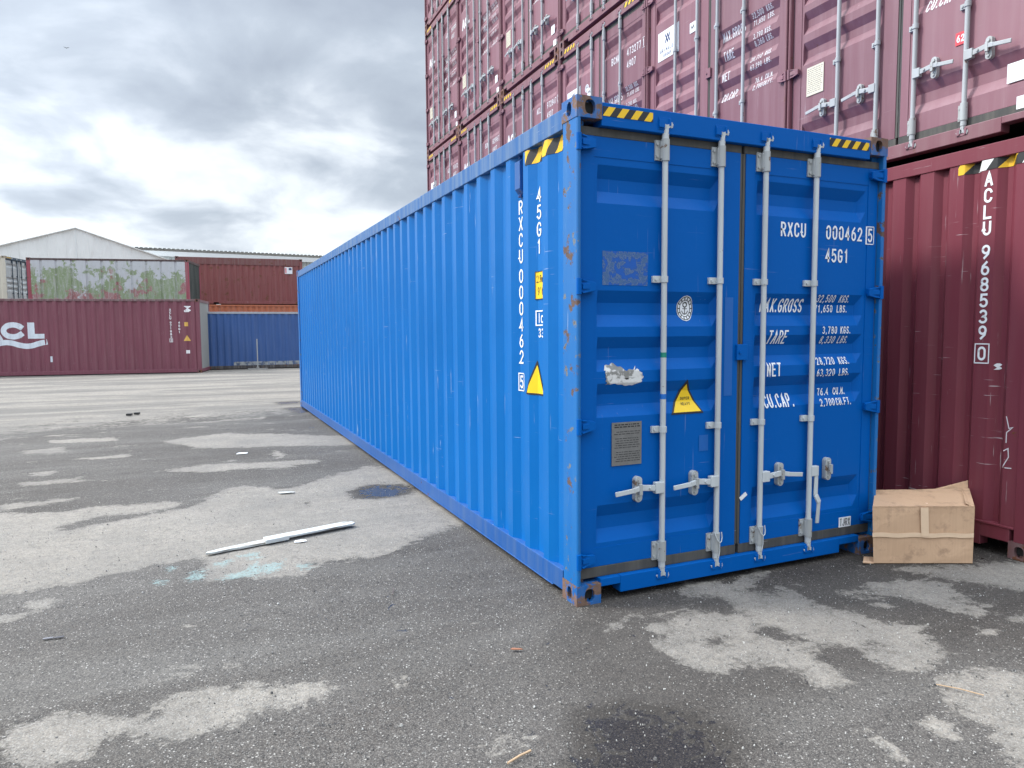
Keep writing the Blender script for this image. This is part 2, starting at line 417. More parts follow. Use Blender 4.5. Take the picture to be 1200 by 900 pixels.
def frame_parts(root, m, L=L, front='doors', fw=None, side=True):
    """posts, castings, rails, side walls, roof, floor and far wall of one container"""
    k = lambda n: m.get(n, m['wall'])
    for x0, sx in ((0, 1), (W, -1)):
        for y0, sy in ((0, 1), (L, -1)):
            for z0, sz in ((0, 1), (H, -1)):
                a, h = casting(x0, sx, y0, sy, z0, sz)
                o = a.build('corner_casting', k('cast'), root); h.build('casting_shade_block', M['dark'], o)
    for x0, sx in ((0, 1), (W, -1)):
        # posts
        p = MB()
        if front == 'doors':
            p.prism([(x0+sx*.003,.006),(x0+sx*.030,.006),(x0+sx*.030,.062),(x0+sx*.078,.062),(x0+sx*.078,.17),(x0+sx*.003,.17)], 2, .118, H-.118)
            p.cyl((x0+sx*.016,.010,.118), (x0+sx*.016,.010,H-.118), .012, 10)
        else:
            p.prism([(x0+sx*.004,.006),(x0+sx*.13,.006),(x0+sx*.13,.03),(x0+sx*.05,.07),(x0+sx*.05,.17),(x0+sx*.004,.17)], 2, .118, H-.118)
        p.build('corner_post', k('post'), root, .003)
        p = MB().prism([(x0+sx*.004,L-.006),(x0+sx*.13,L-.006),(x0+sx*.13,L-.03),(x0+sx*.05,L-.07),(x0+sx*.05,L-.17),(x0+sx*.004,L-.17)], 2, .118, H-.118)
        p.build('corner_post', k('post'), root, .003)
        # rails
        r = MB(); a, b = sorted((x0+sx*.004, x0+sx*.064)); r.box(a, b, .178, L-.178, H-.145, H-.03)
        r.build('top_rail', k('rail'), root, .004)
        r = MB(); a, b = sorted((x0+sx*.002, x0+sx*.010)); r.box(a, b, .178, L-.178, .042, .162)
        a, b = sorted((x0+sx*.0105, x0+sx*.060)); r.box(a, b, .178, L-.178, .150, .160)
        a, b = sorted((x0-sx*.006, x0+sx*.060)); r.box(a, b, .30, L-.30, .036, .0415)
        r.build('bottom_rail', k('lowrail'), root, .002)
        # side wall
        w = MB(); a, b = sorted((0, 1))
        if x0 == 0: corr_wall(w, .165, L-.165, .160, H-.10, cside, .419, CP, .073, .067, True, place=lambda x, y, z: (x, y, z))
        else: corr_wall(w, .165, L-.165, .160, H-.10, cside, .419, CP, .073, .067, False, place=lambda x, y, z: (W-x, y, z))
        w.build('side_wall', k('side'), root)
    # roof sheet and floor
    r = MB(); corr_wall(r, .17, L-.17, .03, W-.03, lambda y: cside(y, depth=.02, out=0), .419, CP, .073, .067, True, place=lambda d, y, x: (x, y, H-.032-d))
    r.build('roof', k('wall'), root)
    f = MB().box(.06, W-.06, .2, L-.2, .12, .15)
    for i in range(24): f.box(.06, W-.06, .45+i*.49, .50+i*.49, .03, .119)
    f.build('floor', M['dark'], root)
    # far end: bulkhead
    bulkhead(root, k, L, -1)
def fwall(x): return cside(x, y0=1.2705+.124, p=.2485, flat=.116, slope=.048, depth=.045, out=0)
def bulkhead(root, k, y, s, mark=None):
    # corrugated end wall whose outer face is at y and which recedes by s
    w = MB(); e = .05
    corr_wall(w, .06, W-.06, .215, H-.11, lambda x: fwall(x+.124), 1.2705, .2485, .116, .048, s < 0, place=lambda d, x, z: (x, y+s*(e*.3+d), z))
    w.build('end_wall', k('side'), root)
    a, b = sorted((y+s*.008, y+s*.10))
    MB().box(.162, W-.162, a, b, H-.125, H-.02).build('end_header', k('rail'), root, .004)
    b_ = MB(); zc = .04
    b_.box(.375, W-.375, a, b, zc, .20); b_.box(.162, .375, a, b, .105, .20); b_.box(W-.375, W-.162, a, b, .105, .20)
    a, b = sorted((y+s*.0, y+s*.10)); b_.box(.13, W-.13, a, b, .2005, .216)
    b_.build('end_sill', k('rail'), root, .003)

def handle(parent, m, x, z, d, hang=False, rod_y=.014):
    """lever with hub on the rod, seen from the front; d = direction it lies in"""
    b = MB()
    b.box(min(x, x+d*.062), max(x, x+d*.062), rod_y-.024, rod_y+.012, z-.034, z+.034)
    if not hang:
        b.bar((x+d*.06, rod_y-.012, z), (x+d*.17, rod_y-.016, z+.012), .036, .012)
        b.bar((x+d*.165, rod_y-.018, z+.012), (x+d*.225, rod_y-.028, z+.002), .030, .016)
        b.bar((x+d*.22, rod_y-.028, z+.002), (x+d*.345, rod_y-.020, z-.012), .028, .012)
        b.cyl((x+d*.1, rod_y-.03, z+.005), (x+d*.1, rod_y, z+.005), .010, 8)
        o = b.build('handle', m, parent, .003)
    else:
        b.bar((x+.048, rod_y-.014, z-.02), (x+.040, rod_y-.02, z-.17), .030, .012, up=(1,0,0))
        b.bar((x+.040, rod_y-.022, z-.165), (x+.062, rod_y-.030, z-.215), .034, .014, up=(1,0,0))
        b.bar((x+.062, rod_y-.028, z-.21), (x+.058, rod_y-.022, z-.36), .026, .012, up=(1,0,0))
        o = b.build('handle', m, parent, .003)
    # keeper bracket bolted to the door
    kx = x+d*.172
    q = MB()
    q.add([(kx+.026*math.cos(t), .010, z+(.052 if math.sin(t) > 0 else -.052)+.026*math.sin(t)) for t in [2*math.pi*i/16 for i in range(16)]]+
          [(kx+.026*math.cos(t), .0445, z+(.052 if math.sin(t) > 0 else -.052)+.026*math.sin(t)) for t in [2*math.pi*i/16 for i in range(16)]],
          [tuple(range(16)), tuple(range(16, 32))[::-1]]+[(i, 16+i, 16+(i+1) % 16, (i+1) % 16) for i in range(16)])
    for zz in (z+.052, z-.052): q.cyl((kx, .0095, zz), (kx, .001, zz), .011, 8)
    q.bar((kx, -.008, z-.03), (kx, -.008, z+.035), .022, .020, up=(1,0,0))
    q.build('handle_keeper', M['galv_worn'] if m in (M['galv'], M['galv_dull']) else m, parent, .002)

def lock_rod(parent, m, x, z0=.10, z1=2.795, wire=False, rod_y=.014):
    b = MB().cyl((x, rod_y, z0+.03), (x, rod_y, z1-.03), .0175, 14)
    for z, s in ((z0, 1), (z1, -1)):      # hooked cams at both ends
        b.cyl((x, rod_y, z+s*.05), (x, rod_y, z+s*.10), .021, 12)
        b.box(x-.012, x+.012, rod_y-.016, rod_y+.016, min(z, z+s*.045), max(z, z+s*.045))
        b.bar((x-.042, rod_y-.006, z-.004*s), (x+.0, rod_y-.006, z+.016*s), .022, .02)
        b.bar((x, rod_y-.006, z+.016*s), (x+.042, rod_y-.004, z-.010*s), .020, .02)
        b.cyl((x+.036, rod_y-.012, z+.006*s), (x+.036, rod_y+.010, z+.006*s), .010, 8)
    b.build('lock_rod', m, parent)
    for z in (.250, 2.652):
        c = MB()
        c.cyl((x, rod_y, z-.062), (x, rod_y, z+.062), .0255, 14)
        c.box(x-.058, x-.018, .030, .0445, z-.058, z+.058); c.box(x-.030, x-.010, rod_y-.004, .034, z-.05, z+.05)
        for zz in (z-.035, z+.035): c.cyl((x-.045, .0295, zz), (x-.045, .022, zz), .009, 8)
        c.build('rod_bracket', M['galv_worn'] if m in (M['galv'], M['galv_dull']) else m, parent, .0015)
    for z in (1.000, 1.900):
        c = MB()
        c.cyl((x, rod_y, z-.018), (x, rod_y, z+.018), .0235, 12)
        c.box(x-.070, x-.016, .026, .0445, z-.020, z+.020)
        c.cyl((x-.052, .0255, z), (x-.052, .018, z), .009, 8)
        c.build('rod_guide', m, parent, .0015)
    if wire:
        w = MB(); w.path([(x+.004, -.018, .255), (x+.006, -.017, .20), (x-.004, -.018, .155)], .003, 6); w.path([(x-.026, -.004, .322), (x-.024, -.012, .300), (x-.010, -.018, .268), (x+.004, -.019, .254), (x+.018, -.018, .262), (x+.026, -.013, .285), (x+.027, -.006, .318)], .0035, 6)
        w.build('seal_wire', m, parent)

def door_leaf(root, m, x0, x1, xt, rods, hinge_x, marks=True, hang=None):
    a, b = xt
    zs = {.205, 2.695}
    for p, q in TRO:
        e = (q-p)/3; zs |= {p, p+e, q-e, q}
    zs = sorted(zs); xs = [x0, x0+.001, a, a+.006, b-.045, b, x1-.001, x1]
    mb = MB(); nx = len(xs)
    vv = [(x, ydoor(x, z), z) for z in zs for x in xs]
    mb.add(vv, [(j*nx+i, j*nx+i+1, (j+1)*nx+i+1, (j+1)*nx+i) for j in range(len(zs)-1) for i in range(nx-1)])
    mb.box(x0+.002, x1-.002, YF+TD+.004, YF+TD+.02, .207, 2.693)
    # rolled frame: thin folded lips standing proud all round
    for p, q in ((x0, a-.022), (b+.022, x1)): mb.box(p, q, YF-.005, YF+.0495, .2055, 2.6945)
    mb.box(a-.0215, b+.0215, YF-.003, YF+.0490, .206, .318); mb.box(a-.0215, b+.0215, YF-.003, YF+.0490, 2.582, 2.694)
    d = mb.build('door', m['door'], root)
    g = MB(); t = .030
    yy = YF-.002
    g.box(x0-.012, x1+.012, yy, YF+.05, 2.6955, 2.744); g.box(x0-.012, x1+.012, yy-.002, YF+.05, .142, .2045)
    g.box(x0-.021, x0-.0005, yy+.001, YF+.05, .2048, 2.6952); g.box(x1+.0005, x1+.021, yy+.001, YF+.05, .2048, 2.6952)
    g.build('door_gasket', m['gasket'], d, .004)
    for z in (.262, 1.05, 1.848, 2.645):
        hx = W-.016 if hinge_x > 0 else .016; s = -1 if hinge_x > 0 else 1
        h = MB(); h.cyl((hx, .004, z-.045), (hx, .004, z+.045), .0155, 12)
        h.prism([(hx, z-.040), (hx+s*.05, z-.036), (hx+s*.112, z-.022), (hx+s*.112, z+.022), (hx+s*.05, z+.036), (hx, z+.040)], 1, .006, .018)
        h.bar((hx+s*.02, .012, z), (hx+s*.108, .030, z), .03, .034)
        h.bar((hx+s*.02, .000, z+.036), (hx+s*.108, .028, z+.022), .008, .012); h.bar((hx+s*.02, .000, z-.036), (hx+s*.108, .028, z-.022), .008, .012)
        h.build('hinge', m['door'], d, .0015)
    for x in rods:
        lock_rod(d, m['galv'], x, wire=(marks == 'blue' and x in (1.015, 1.37)))
        hg = hang is not None and x == hang
        handle(d, m['galv'], x, .648 if x < 1.2 else .64, -1 if x < 1.2 else 1, hg)
    return d

def door_container(name, m, blue=False):
    root = empty(name)
    frame_parts(root, m)
    # header and sill with the rod keepers
    hb = MB().box(.162, W-.162, .006, .10, 2.7445, H-.022)
    hb.build('door_header', m.get('rail2', m['wall']), root, .004)
    s = MB(); s.box(.30, 2.09, .006, .10, .040, .1415); s.box(.162, .30, .006, .10, .094, .1415); s.box(2.09, 2.276, .006, .10, .094, .1415)
    s.build('door_sill', m.get('rail2', m['wall']), root, .004)
    for x in (.60, 1.015, 1.37, 1.80):
        kp = MB(); kp.box(x-.055, x-.016, -.006, .0055, 2.775, 2.82); kp.box(x+.016, x+.03, -.004, .0055, 2.79, 2.83); kp.box(x-.056, x+.03, .0025, .0054, 2.765, 2.835)
        kp.build('cam_keeper', m['door'], root, .002)
        kp = MB(); kp.box(x-.040, x-.018, -.005, .0055, .085, .125); kp.box(x+.020, x+.036, -.005, .0055, .085, .125); kp.box(x-.042, x+.038, .0025, .0054, .078, .128)
        kp.build('cam_keeper', m['door'], root, .002)
    ld = door_leaf(root, m, .038, 1.186, XT[0], (.60, 1.015), -1, 'blue' if blue else 'x')
    rd = door_leaf(root, m, 1.232, 2.400, XT[1], (1.37, 1.80), 1, 'blue' if blue else 'x', 1.80 if blue else None)
    lp = MB().box(1.168, 1.252, .020, YF-.006, 1.405, 1.505); lp.cyl((1.19,.019,1.455),(1.19,.012,1.455),.01,8)
    lp.build('latch_plate', m['door'], rd, .002)
    for a, b in ((.170, .505), (1.90, 2.262)):
        z = MB().box(a, b, .0035, .0055, 2.800, 2.852); z.build('hazard_stripe', m['haz'], root)
    return root, ld, rd

def cv(p): return (p[0]+.0128*(p[0]+1.95), p[1]+.0128*(p[1]-1.6))
def spec_marks(par, mat, mp, owner, num, chk, size, rows_):
    mb = MB(); sx, sz = cv((1.486, 2.192))
    text(mb, owner, sx, sz, .094, .044, .0135, .0125, mp, maxl=.012)
    sx, sz = cv((1.879, 2.190)); text(mb, num, sx, sz, .094, .044, .0145, .0125, mp, maxl=.012)
    x0, z0 = cv((2.248, 2.180)); frame_box(mb, x0, x0+.068, z0-.006, z0+.112, .006, mp)
    text(mb, chk, x0+.013, z0+.006, .094, .042, .01, .0125, mp, maxl=.012)
    mb.build('container_number', mat, par); mb = MB()
    sx, sz = cv((1.877, 2.040)); text(mb, size, sx, sz, .092, .044, .0135, .0125, mp, maxl=.012)
    mb.build('size_code', mat, par)
    for s, x, z, sl in (('MAX.GROSS', 1.352, 1.708, .12), ('TARE', 1.398, 1.503, .14), ('NET', 1.394, 1.293, .0), ('CU.CAP.', 1.384, 1.088, 0)):
        mb = MB(); x, z = cv((x, z)); text(mb, s, x, z, .090, .034, .0095, .0105, mp, sl, maxl=.012); mb.build('weight_heading', mat, par)
    for (l, z1_, z2_) in zip(rows_, (1.775, 1.565, 1.358, 1.148), (1.709, 1.500, 1.280, 1.078)):
        for s, z in ((l[0], z1_), (l[1], z2_)):
            mb = MB(); n, u = s.split(' ')
            x, zz = cv((1.828 if len(n) > 5 else 1.868, z)); text(mb, n, x, zz, .050, .022, .009, .0065, mp, .05, maxl=.012)
            x, zz = cv((2.032 if u[0] != 'C' else 2.014, z)); text(mb, u, x, zz, .050, .021, .0075, .0065, mp, .05, maxl=.012); mb.build('weight_figure', mat, par)
BROWS = [('32,500 KGS.', '71,650 LBS.'), ('3,780 KGS.', '8,330 LBS.'), ('28,720 KGS.', '63,320 LBS.'), ('76.4 CU.M.', '2,700 CU.FT.')]
SROWS = [('32,500 KGS.', '71,650 LBS.'), ('3,790 KGS.', '8,360 LBS.'), ('28,710 KGS.', '63,290 LBS.'), ('76.4 CU.M.', '2,700 CU.FT.')]

# ================================================================ ground

PATCH = {'dry': [[(-3.64,4.08),(-3.17,3.9),(-2.76,3.97),(-2.25,3.88),(-2.03,3.7),(-1.73,4.24),(-1.54,4.37),(-1.2,3.98),(-0.47,4.61),(-0.18,4.8),(0.04,4.58),(0.13,3.26),(0.09,1.97),(-0.51,1.69),(-0.89,1.36),(-1.09,1.43),(-1.28,1.46),(-1.66,1.32),(-1.9,1.43),(-1.97,1.94),(-2.29,1.91),(-2.56,1.82),(-2.76,1.7),(-3.13,1.66),(-3.78,1.77),(-4.6,4.25)],[(-2.5,8.13),(-1.79,8.55),(-1.05,8.28),(0.36,7.27),(0.18,6.45),(-1.27,6.92),(-2.04,7.22)],[(-2.4,5.59),(-1.94,5.78),(-0.65,5.59),(-0.64,5.39),(-1.85,5.27)],[(-4.04,8.99),(-3.12,8.81),(-3.11,8.43),(-3.88,8.63)],[(-4.19,8.04),(-3.76,8.15),(-3.71,7.65),(-4.14,7.79)],[(-3.4,7.07),(-2.87,7.09),(-2.85,6.87),(-3.32,6.83)],[(-3.8,5.55),(-3.48,5.54),(-3.2,5.56),(-3.21,5.31),(-3.68,5.3)],[(-3.77,6.14),(-3.57,6.16),(-3.54,5.87),(-3.72,5.96)],[(-3.72,4.43),(-3.31,4.46),(-3.09,4.43),(-3.28,4.3),(-3.66,4.16)],[(-1.08,6.59),(-0.95,6.08),(-1.09,5.87),(-1.14,6.1)],[(-2.7,-0.32),(-2.7,-0.12),(-2.52,-0.11),(-2.33,-0.27),(-2.16,-0.28),(-1.98,-0.17),(-1.79,-0.18),(-1.53,-0.27),(-1.38,-0.37),(-1.49,-0.42),(-1.73,-0.42),(-1.84,-0.46),(-2.01,-0.49),(-2.07,-0.52),(-2.24,-0.38),(-2.36,-0.39),(-2.4,-0.52),(-2.54,-0.49),(-2.69,-0.4)],[(-2.94,1.48),(-2.82,1.44),(-2.81,1.29),(-2.87,1.29)],[(-3.04,1.26),(-2.94,1.24),(-2.98,1.13),(-3.01,1.12)],[(0.8,0.06),(1.03,-0.02),(1.08,-0.33),(1.22,-0.37),(1.28,-0.62),(1.35,-0.67),(1.38,-0.84),(1.48,-0.93),(1.44,-1.11),(1.37,-1.25),(1.22,-1.28),(1.15,-1.38),(1.06,-1.38),(0.97,-1.23),(1.03,-1.1),(0.97,-1.0),(0.87,-0.95),(0.78,-1.02),(0.75,-1.13),(0.71,-1.3),(0.63,-1.34),(0.55,-1.28),(0.49,-1.31),(0.59,-1.12),(0.54,-1.0),(0.35,-0.92),(0.25,-1.0),(0.18,-0.87),(0.16,-0.77),(0.16,-0.73),(0.34,-0.44),(0.47,-0.33)],[(1.5,-0.48),(1.75,-0.49),(1.91,-0.48),(2.14,-0.5),(2.25,-0.61),(2.23,-0.74),(2.03,-0.82),(1.98,-0.92),(1.89,-0.83),(1.83,-0.73),(1.83,-0.66),(1.6,-0.57)],[(2.31,-0.41),(2.73,-0.48),(3.31,-0.59),(2.63,-1.05),(2.57,-0.76),(2.48,-0.66),(2.4,-0.51)],[(1.08,-1.41),(1.28,-1.44),(1.38,-1.45),(1.52,-1.61),(1.36,-1.76),(0.73,-2.1),(0.82,-1.96),(0.92,-1.8),(0.89,-1.69),(0.95,-1.57)],[(0.42,-1.66),(0.45,-1.7),(0.39,-1.8),(0.38,-1.76)],[(1.78,-1.15),(1.88,-1.21),(1.77,-1.26),(1.73,-1.2)],[(2.08,-1.1),(2.2,-1.18),(2.12,-1.22),(2.05,-1.15)],[(0.75,-1.65),(0.75,-1.72),(0.69,-1.78),(0.69,-1.71)],[(1.58,-0.67),(1.7,-0.72),(1.62,-0.76),(1.54,-0.71)],[(-1.18,-0.36),(-1.11,-0.39),(-1.12,-0.46),(-1.18,-0.47),(-1.2,-0.42)],[(0.23,-0.39),(0.33,-0.4),(0.27,-0.49),(0.2,-0.5)],[(0.12,-0.57),(0.28,-0.61),(0.28,-0.75),(0.14,-0.77),(0.13,-0.65)],[(-1.18,-0.34),(-1.11,-0.39),(-1.15,-0.49),(-1.19,-0.44)]],'dark': [[(0.74,-0.63),(0.85,-0.72),(0.87,-0.86),(0.72,-0.83),(0.69,-0.7)],[(0.38,-0.64),(0.53,-0.65),(0.47,-0.74),(0.36,-0.72)],[(1.07,-0.99),(1.17,-1.06),(1.2,-1.11),(1.14,-1.13),(1.05,-1.07)],[(0.65,-0.13),(0.85,-0.2),(0.86,-0.38),(0.79,-0.5),(0.71,-0.44),(0.53,-0.29)],[(-0.66,3.64),(-0.39,3.82),(-0.04,3.74),(0.05,3.43),(-0.13,3.18),(-0.46,3.14),(-0.68,3.24)],[(-3.08,3.3),(-2.85,3.55),(-2.41,3.53),(-2.01,3.77),(-2.06,3.57),(-2.57,3.35),(-2.87,3.2),(-3.03,3.14)],[(-1.18,3.3),(-1.02,3.33),(-1.08,3.11)]],'wet': [[(-0.54,-1.07),(-0.34,-1.09),(-0.19,-1.23),(-0.16,-1.38),(-0.31,-1.63),(-0.77,-1.47),(-0.6,-1.27)],[(-0.5,3.56),(-0.33,3.7),(-0.14,3.56),(-0.11,3.37),(-0.31,3.22),(-0.48,3.31)],[(-0.31,12.09),(0.05,12.08),(0.29,11.41),(-0.16,10.96)],[(-0.35,13.52),(0.12,13.5),(0.11,13.07),(-0.32,12.87)]],'teal': [[(-2.21,1.83),(-2.15,1.82),(-2.16,1.67),(-2.21,1.74)],[(-2.12,1.6),(-2.02,1.67),(-1.96,1.58),(-1.99,1.45),(-2.06,1.45)],[(-1.87,1.43),(-1.73,1.51),(-1.64,1.63),(-1.6,1.45),(-1.68,1.31),(-1.82,1.34)],[(-1.9,1.75),(-1.8,1.78),(-1.78,1.65),(-1.86,1.63)],[(-1.64,1.59),(-1.44,1.61),(-1.49,1.4),(-1.6,1.37)],[(-1.38,1.46),(-1.27,1.49),(-1.3,1.35),(-1.36,1.36)],[(-1.71,1.87),(-1.62,1.87),(-1.59,1.74),(-1.68,1.7)],[(-2.28,1.55),(-2.2,1.48),(-2.24,1.4)]]}
def seg_dist(P, poly):
    poly = np.array(poly, float); n = len(poly); d = np.full(len(P), 1e9); ins = np.zeros(len(P), bool)
    for i in range(n):
        a = poly[i]; b = poly[(i+1) % n]; ab = b-a; t = np.clip(((P-a)@ab)/max(1e-9, ab@ab), 0, 1)
        d = np.minimum(d, np.hypot(*(P-a-t[:, None]*ab).T))
        c = ((a[1] > P[:, 1]) != (b[1] > P[:, 1])); 
        with np.errstate(divide='ignore', invalid='ignore'):
            xx = (b[0]-a[0])*(P[:, 1]-a[1])/(b[1]-a[1])+a[0]
        ins ^= c & (P[:, 0] < xx)
    return np.where(ins, d, -d)
def axis_lines(lo, hi, flo, fhi, step, grow=1.16, far=450):
    v = list(np.arange(flo, fhi, step)); s = step
    while v[-1] < hi: s *= grow; v.append(v[-1]+s)
    s = step
    while v[0] > lo: s *= grow; v.insert(0, v[0]-s)
    return np.array(v)
gx = axis_lines(-450, 450, -4.6, 4.2, .045, 1.06); gy = axis_lines(-60, 500, -2.4, 9.5, .05, 1.035)
GX, GY = np.meshgrid(gx, gy); P2 = np.stack([GX.ravel(), GY.ravel()], 1)
near = (np.abs(P2[:, 0]) < 14) & (P2[:, 1] > -4) & (P2[:, 1] < 22)
def field(polys, soft):
    f = np.zeros(len(P2)); idx = np.where(near)[0]; Q = P2[idx]
    for poly in polys:
        pa = np.array(poly); lo = pa.min(0)-1.0; hi = pa.max(0)+1.0
        m = ((Q > lo) & (Q < hi)).all(1); ii = idx[m]
        sz = min(soft, .35*math.sqrt(np.prod(pa.max(0)-pa.min(0)))+.03)
        f[ii] = np.maximum(f[ii], 1/(1+np.exp(-seg_dist(P2[ii], poly)/sz*2.2)))
    return f
dry = field(PATCH['dry'], .16); dk = field(PATCH['dark'], .10); dry = dry*(1-.92*dk)
# the yard turns to pale dusty concrete further away
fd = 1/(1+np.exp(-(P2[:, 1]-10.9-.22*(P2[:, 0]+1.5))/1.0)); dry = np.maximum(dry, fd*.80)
wet = field(PATCH['wet'], .16); teal = field(PATCH['teal'], .09)
TONE = [ [(-0.12, -0.06), (0.55, 0.07), (1.63, 0.2), (2.46, 0.13), (3.81, -0.5), (1.94, -1.68), (1.58, -1.31), (0.71, -1.3), (-0.02, -1.34), (-0.5, -1.44), (-0.73, -1.33), (-0.49, -0.99), (-0.44, -0.49)] , [(-0.38, -0.8), (0.27, -1.01), (0.06, -1.45), (-0.31, -1.68), (-0.85, -1.44), (-0.65, -1.13)] ]   # regions where the asphalt is darker
tone = np.maximum(field(TONE[:1], .45), field(TONE[1:], .25))
dip = np.clip(wet, 0, 1)
gz = -.012*dip*near + .004*np.sin(P2[:, 0]*1.7)*np.cos(P2[:, 1]*1.3)*near
gz = np.where(np.abs(P2[:, 0]-1.2) < 1.6, np.minimum(gz, 0)*.5, gz)*(P2[:, 1] < 24)
nxg, nyg = len(gx), len(gy)
me = bpy.data.meshes.new('ground')
co = np.stack([P2[:, 0], P2[:, 1], gz], 1).astype('f4')
ii = (np.arange(nyg-1)[:, None]*nxg+np.arange(nxg-1)[None]).ravel()
fc = np.stack([ii, ii+1, ii+1+nxg, ii+nxg], 1).astype('i4')
me.vertices.add(len(co)); me.vertices.foreach_set('co', co.ravel())
me.loops.add(fc.size); me.loops.foreach_set('vertex_index', fc.ravel())
me.polygons.add(len(fc)); me.polygons.foreach_set('loop_start', np.arange(0, fc.size, 4).astype('i4'))
me.polygons.foreach_set('use_smooth', np.ones(len(fc), bool))
me.update(calc_edges=True)
for nm, v in (('dry', dry), ('wet', wet), ('teal', teal), ('far', fd), ('tone', tone)):
    at = me.attributes.new(nm, 'FLOAT', 'POINT'); at.data.foreach_set('value', v.astype('f4'))
m, nt, b = newmat('yard_asphalt')
oc = ocoord(nt, False)
def attr(n):
    a = N(nt, 'ShaderNodeAttribute'); a.attribute_name = n; return a.outputs['Fac']
n1 = noise(nt, oc, 1.1, 9, .62); n2 = noise(nt, oc, 6, 8, .65, .3); n3 = noise(nt, oc, 34, 6, .7); n0 = noise(nt, oc, .28, 4, .55); n4 = noise(nt, oc, 15, 10, .78, .4)
stk_ = noise(nt, ocoord(nt, False, (.35, 1.6, 1)), 1.0, 7, .6, .4)
edge = mth(nt, 'ADD', mth(nt, 'ADD', mth(nt, 'MULTIPLY', mth(nt, 'SUBTRACT', n1, .5), .95), mth(nt, 'MULTIPLY', mth(nt, 'SUBTRACT', n2, .5), .8)), mth(nt, 'MULTIPLY', mth(nt, 'SUBTRACT', n4, .5), 1.0))
dv = mth(nt, 'ADD', mth(nt, 'ADD', attr('dry'), edge), ramp(nt, noise(nt, ocoord(nt, False, (.8, 1.7, 1)), 1.5, 8, .6, .6), [(.54, 0), (.66, .42)]))
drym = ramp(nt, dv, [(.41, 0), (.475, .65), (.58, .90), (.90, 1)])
# stones of the aggregate
def voro(scale, feat='F1', out='Distance'):
    v = nt.nodes.new('ShaderNodeTexVoronoi'); v.feature = feat; v.inputs['Scale'].default_value = scale; nt.links.new(oc, v.inputs['Vector']); return v
v1 = voro(85); v2 = voro(210); v3 = voro(38)
sc1 = N(nt, 'ShaderNodeSeparateColor'); nt.links.new(v1.outputs['Color'], sc1.inputs[0])
sc2 = N(nt, 'ShaderNodeSeparateColor'); nt.links.new(v2.outputs['Color'], sc2.inputs[0])
sc3 = N(nt, 'ShaderNodeSeparateColor'); nt.links.new(v3.outputs['Color'], sc3.inputs[0])
asp = mixc(nt, ramp(nt, n2, [(.3, 0), (.7, 1)]), (.036, .0305, .0265), (.075, .065, .056))
asp = mixc(nt, ramp(nt, n4, [(.38, .65), (.56, 0)]), asp, (.026, .0235, .022))
asp = mixc(nt, ramp(nt, n0, [(.38, 0), (.62, .55)]), asp, (.098, .090, .085))
asp = mixc(nt, mth(nt, 'MULTIPLY', ramp(nt, stk_, [(.46, 0), (.70, 1)]), .6), asp, (.155, .147, .136))
asp = mixc(nt, ramp(nt, sc1.outputs[0], [(.0, .6), (.5, .0)]), asp, (.032, .030, .029))
asp = mixc(nt, ramp(nt, sc2.outputs[2], [(.35, 0), (1, .62)]), asp, (.19, .176, .158))
chip = mth(nt, 'MULTIPLY', ramp(nt, mth(nt, 'ADD', sc1.outputs[1], mth(nt, 'MULTIPLY', mth(nt, 'SUBTRACT', n1, .5), .35)), [(.86, 0), (.90, .8)]), ramp(nt, v1.outputs['Distance'], [(.26, 1), (.42, 0)]))
asp = mixc(nt, chip, asp, (.42, .40, .37))
asp = mixc(nt, mth(nt, 'MULTIPLY', ramp(nt, sc2.outputs[0], [(.90, 0), (.94, .7)]), ramp(nt, v2.outputs['Distance'], [(.3, 1), (.5, 0)])), asp, (.34, .33, .31))
asp = mixc(nt, ramp(nt, sc2.outputs[1], [(.80, 0), (.98, .7)]), asp, (.03, .03, .03))
cemc = mixc(nt, n2, (.184, .165, .141), (.310, .282, .244))
cemc = mixc(nt, ramp(nt, n1, [(.45, 0), (.68, .8)]), cemc, (.155, .145, .132))
cemc = mixc(nt, ramp(nt, n4, [(.36, .6), (.52, 0)]), cemc, (.115, .103, .090))
cemc = mixc(nt, ramp(nt, sc1.outputs[2], [(.55, 0), (1, .75)]), cemc, (.15, .143, .13))
cemc = mixc(nt, ramp(nt, sc2.outputs[2], [(.6, 0), (1, .5)]), cemc, (.40, .385, .36))
tonem = mth(nt, 'MULTIPLY', ramp(nt, mth(nt, 'ADD', attr('tone'), mth(nt, 'MULTIPLY', mth(nt, 'SUBTRACT', n1, .5), .9)), [(.25, 0), (.7, 1)]), .62)
asp = mixc(nt, tonem, asp, mixc(nt, 1.0, asp, (.42, .39, .37), 'MULTIPLY'))
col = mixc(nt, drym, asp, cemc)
# wear of the thin cement film: stones poke through
poke = mth(nt, 'MULTIPLY', ramp(nt, sc1.outputs[0], [(.55, 0), (.6, 1)]), ramp(nt, dv, [(.45, 1), (.75, .12)]))
col = mixc(nt, mth(nt, 'MULTIPLY', poke, .55), col, asp)
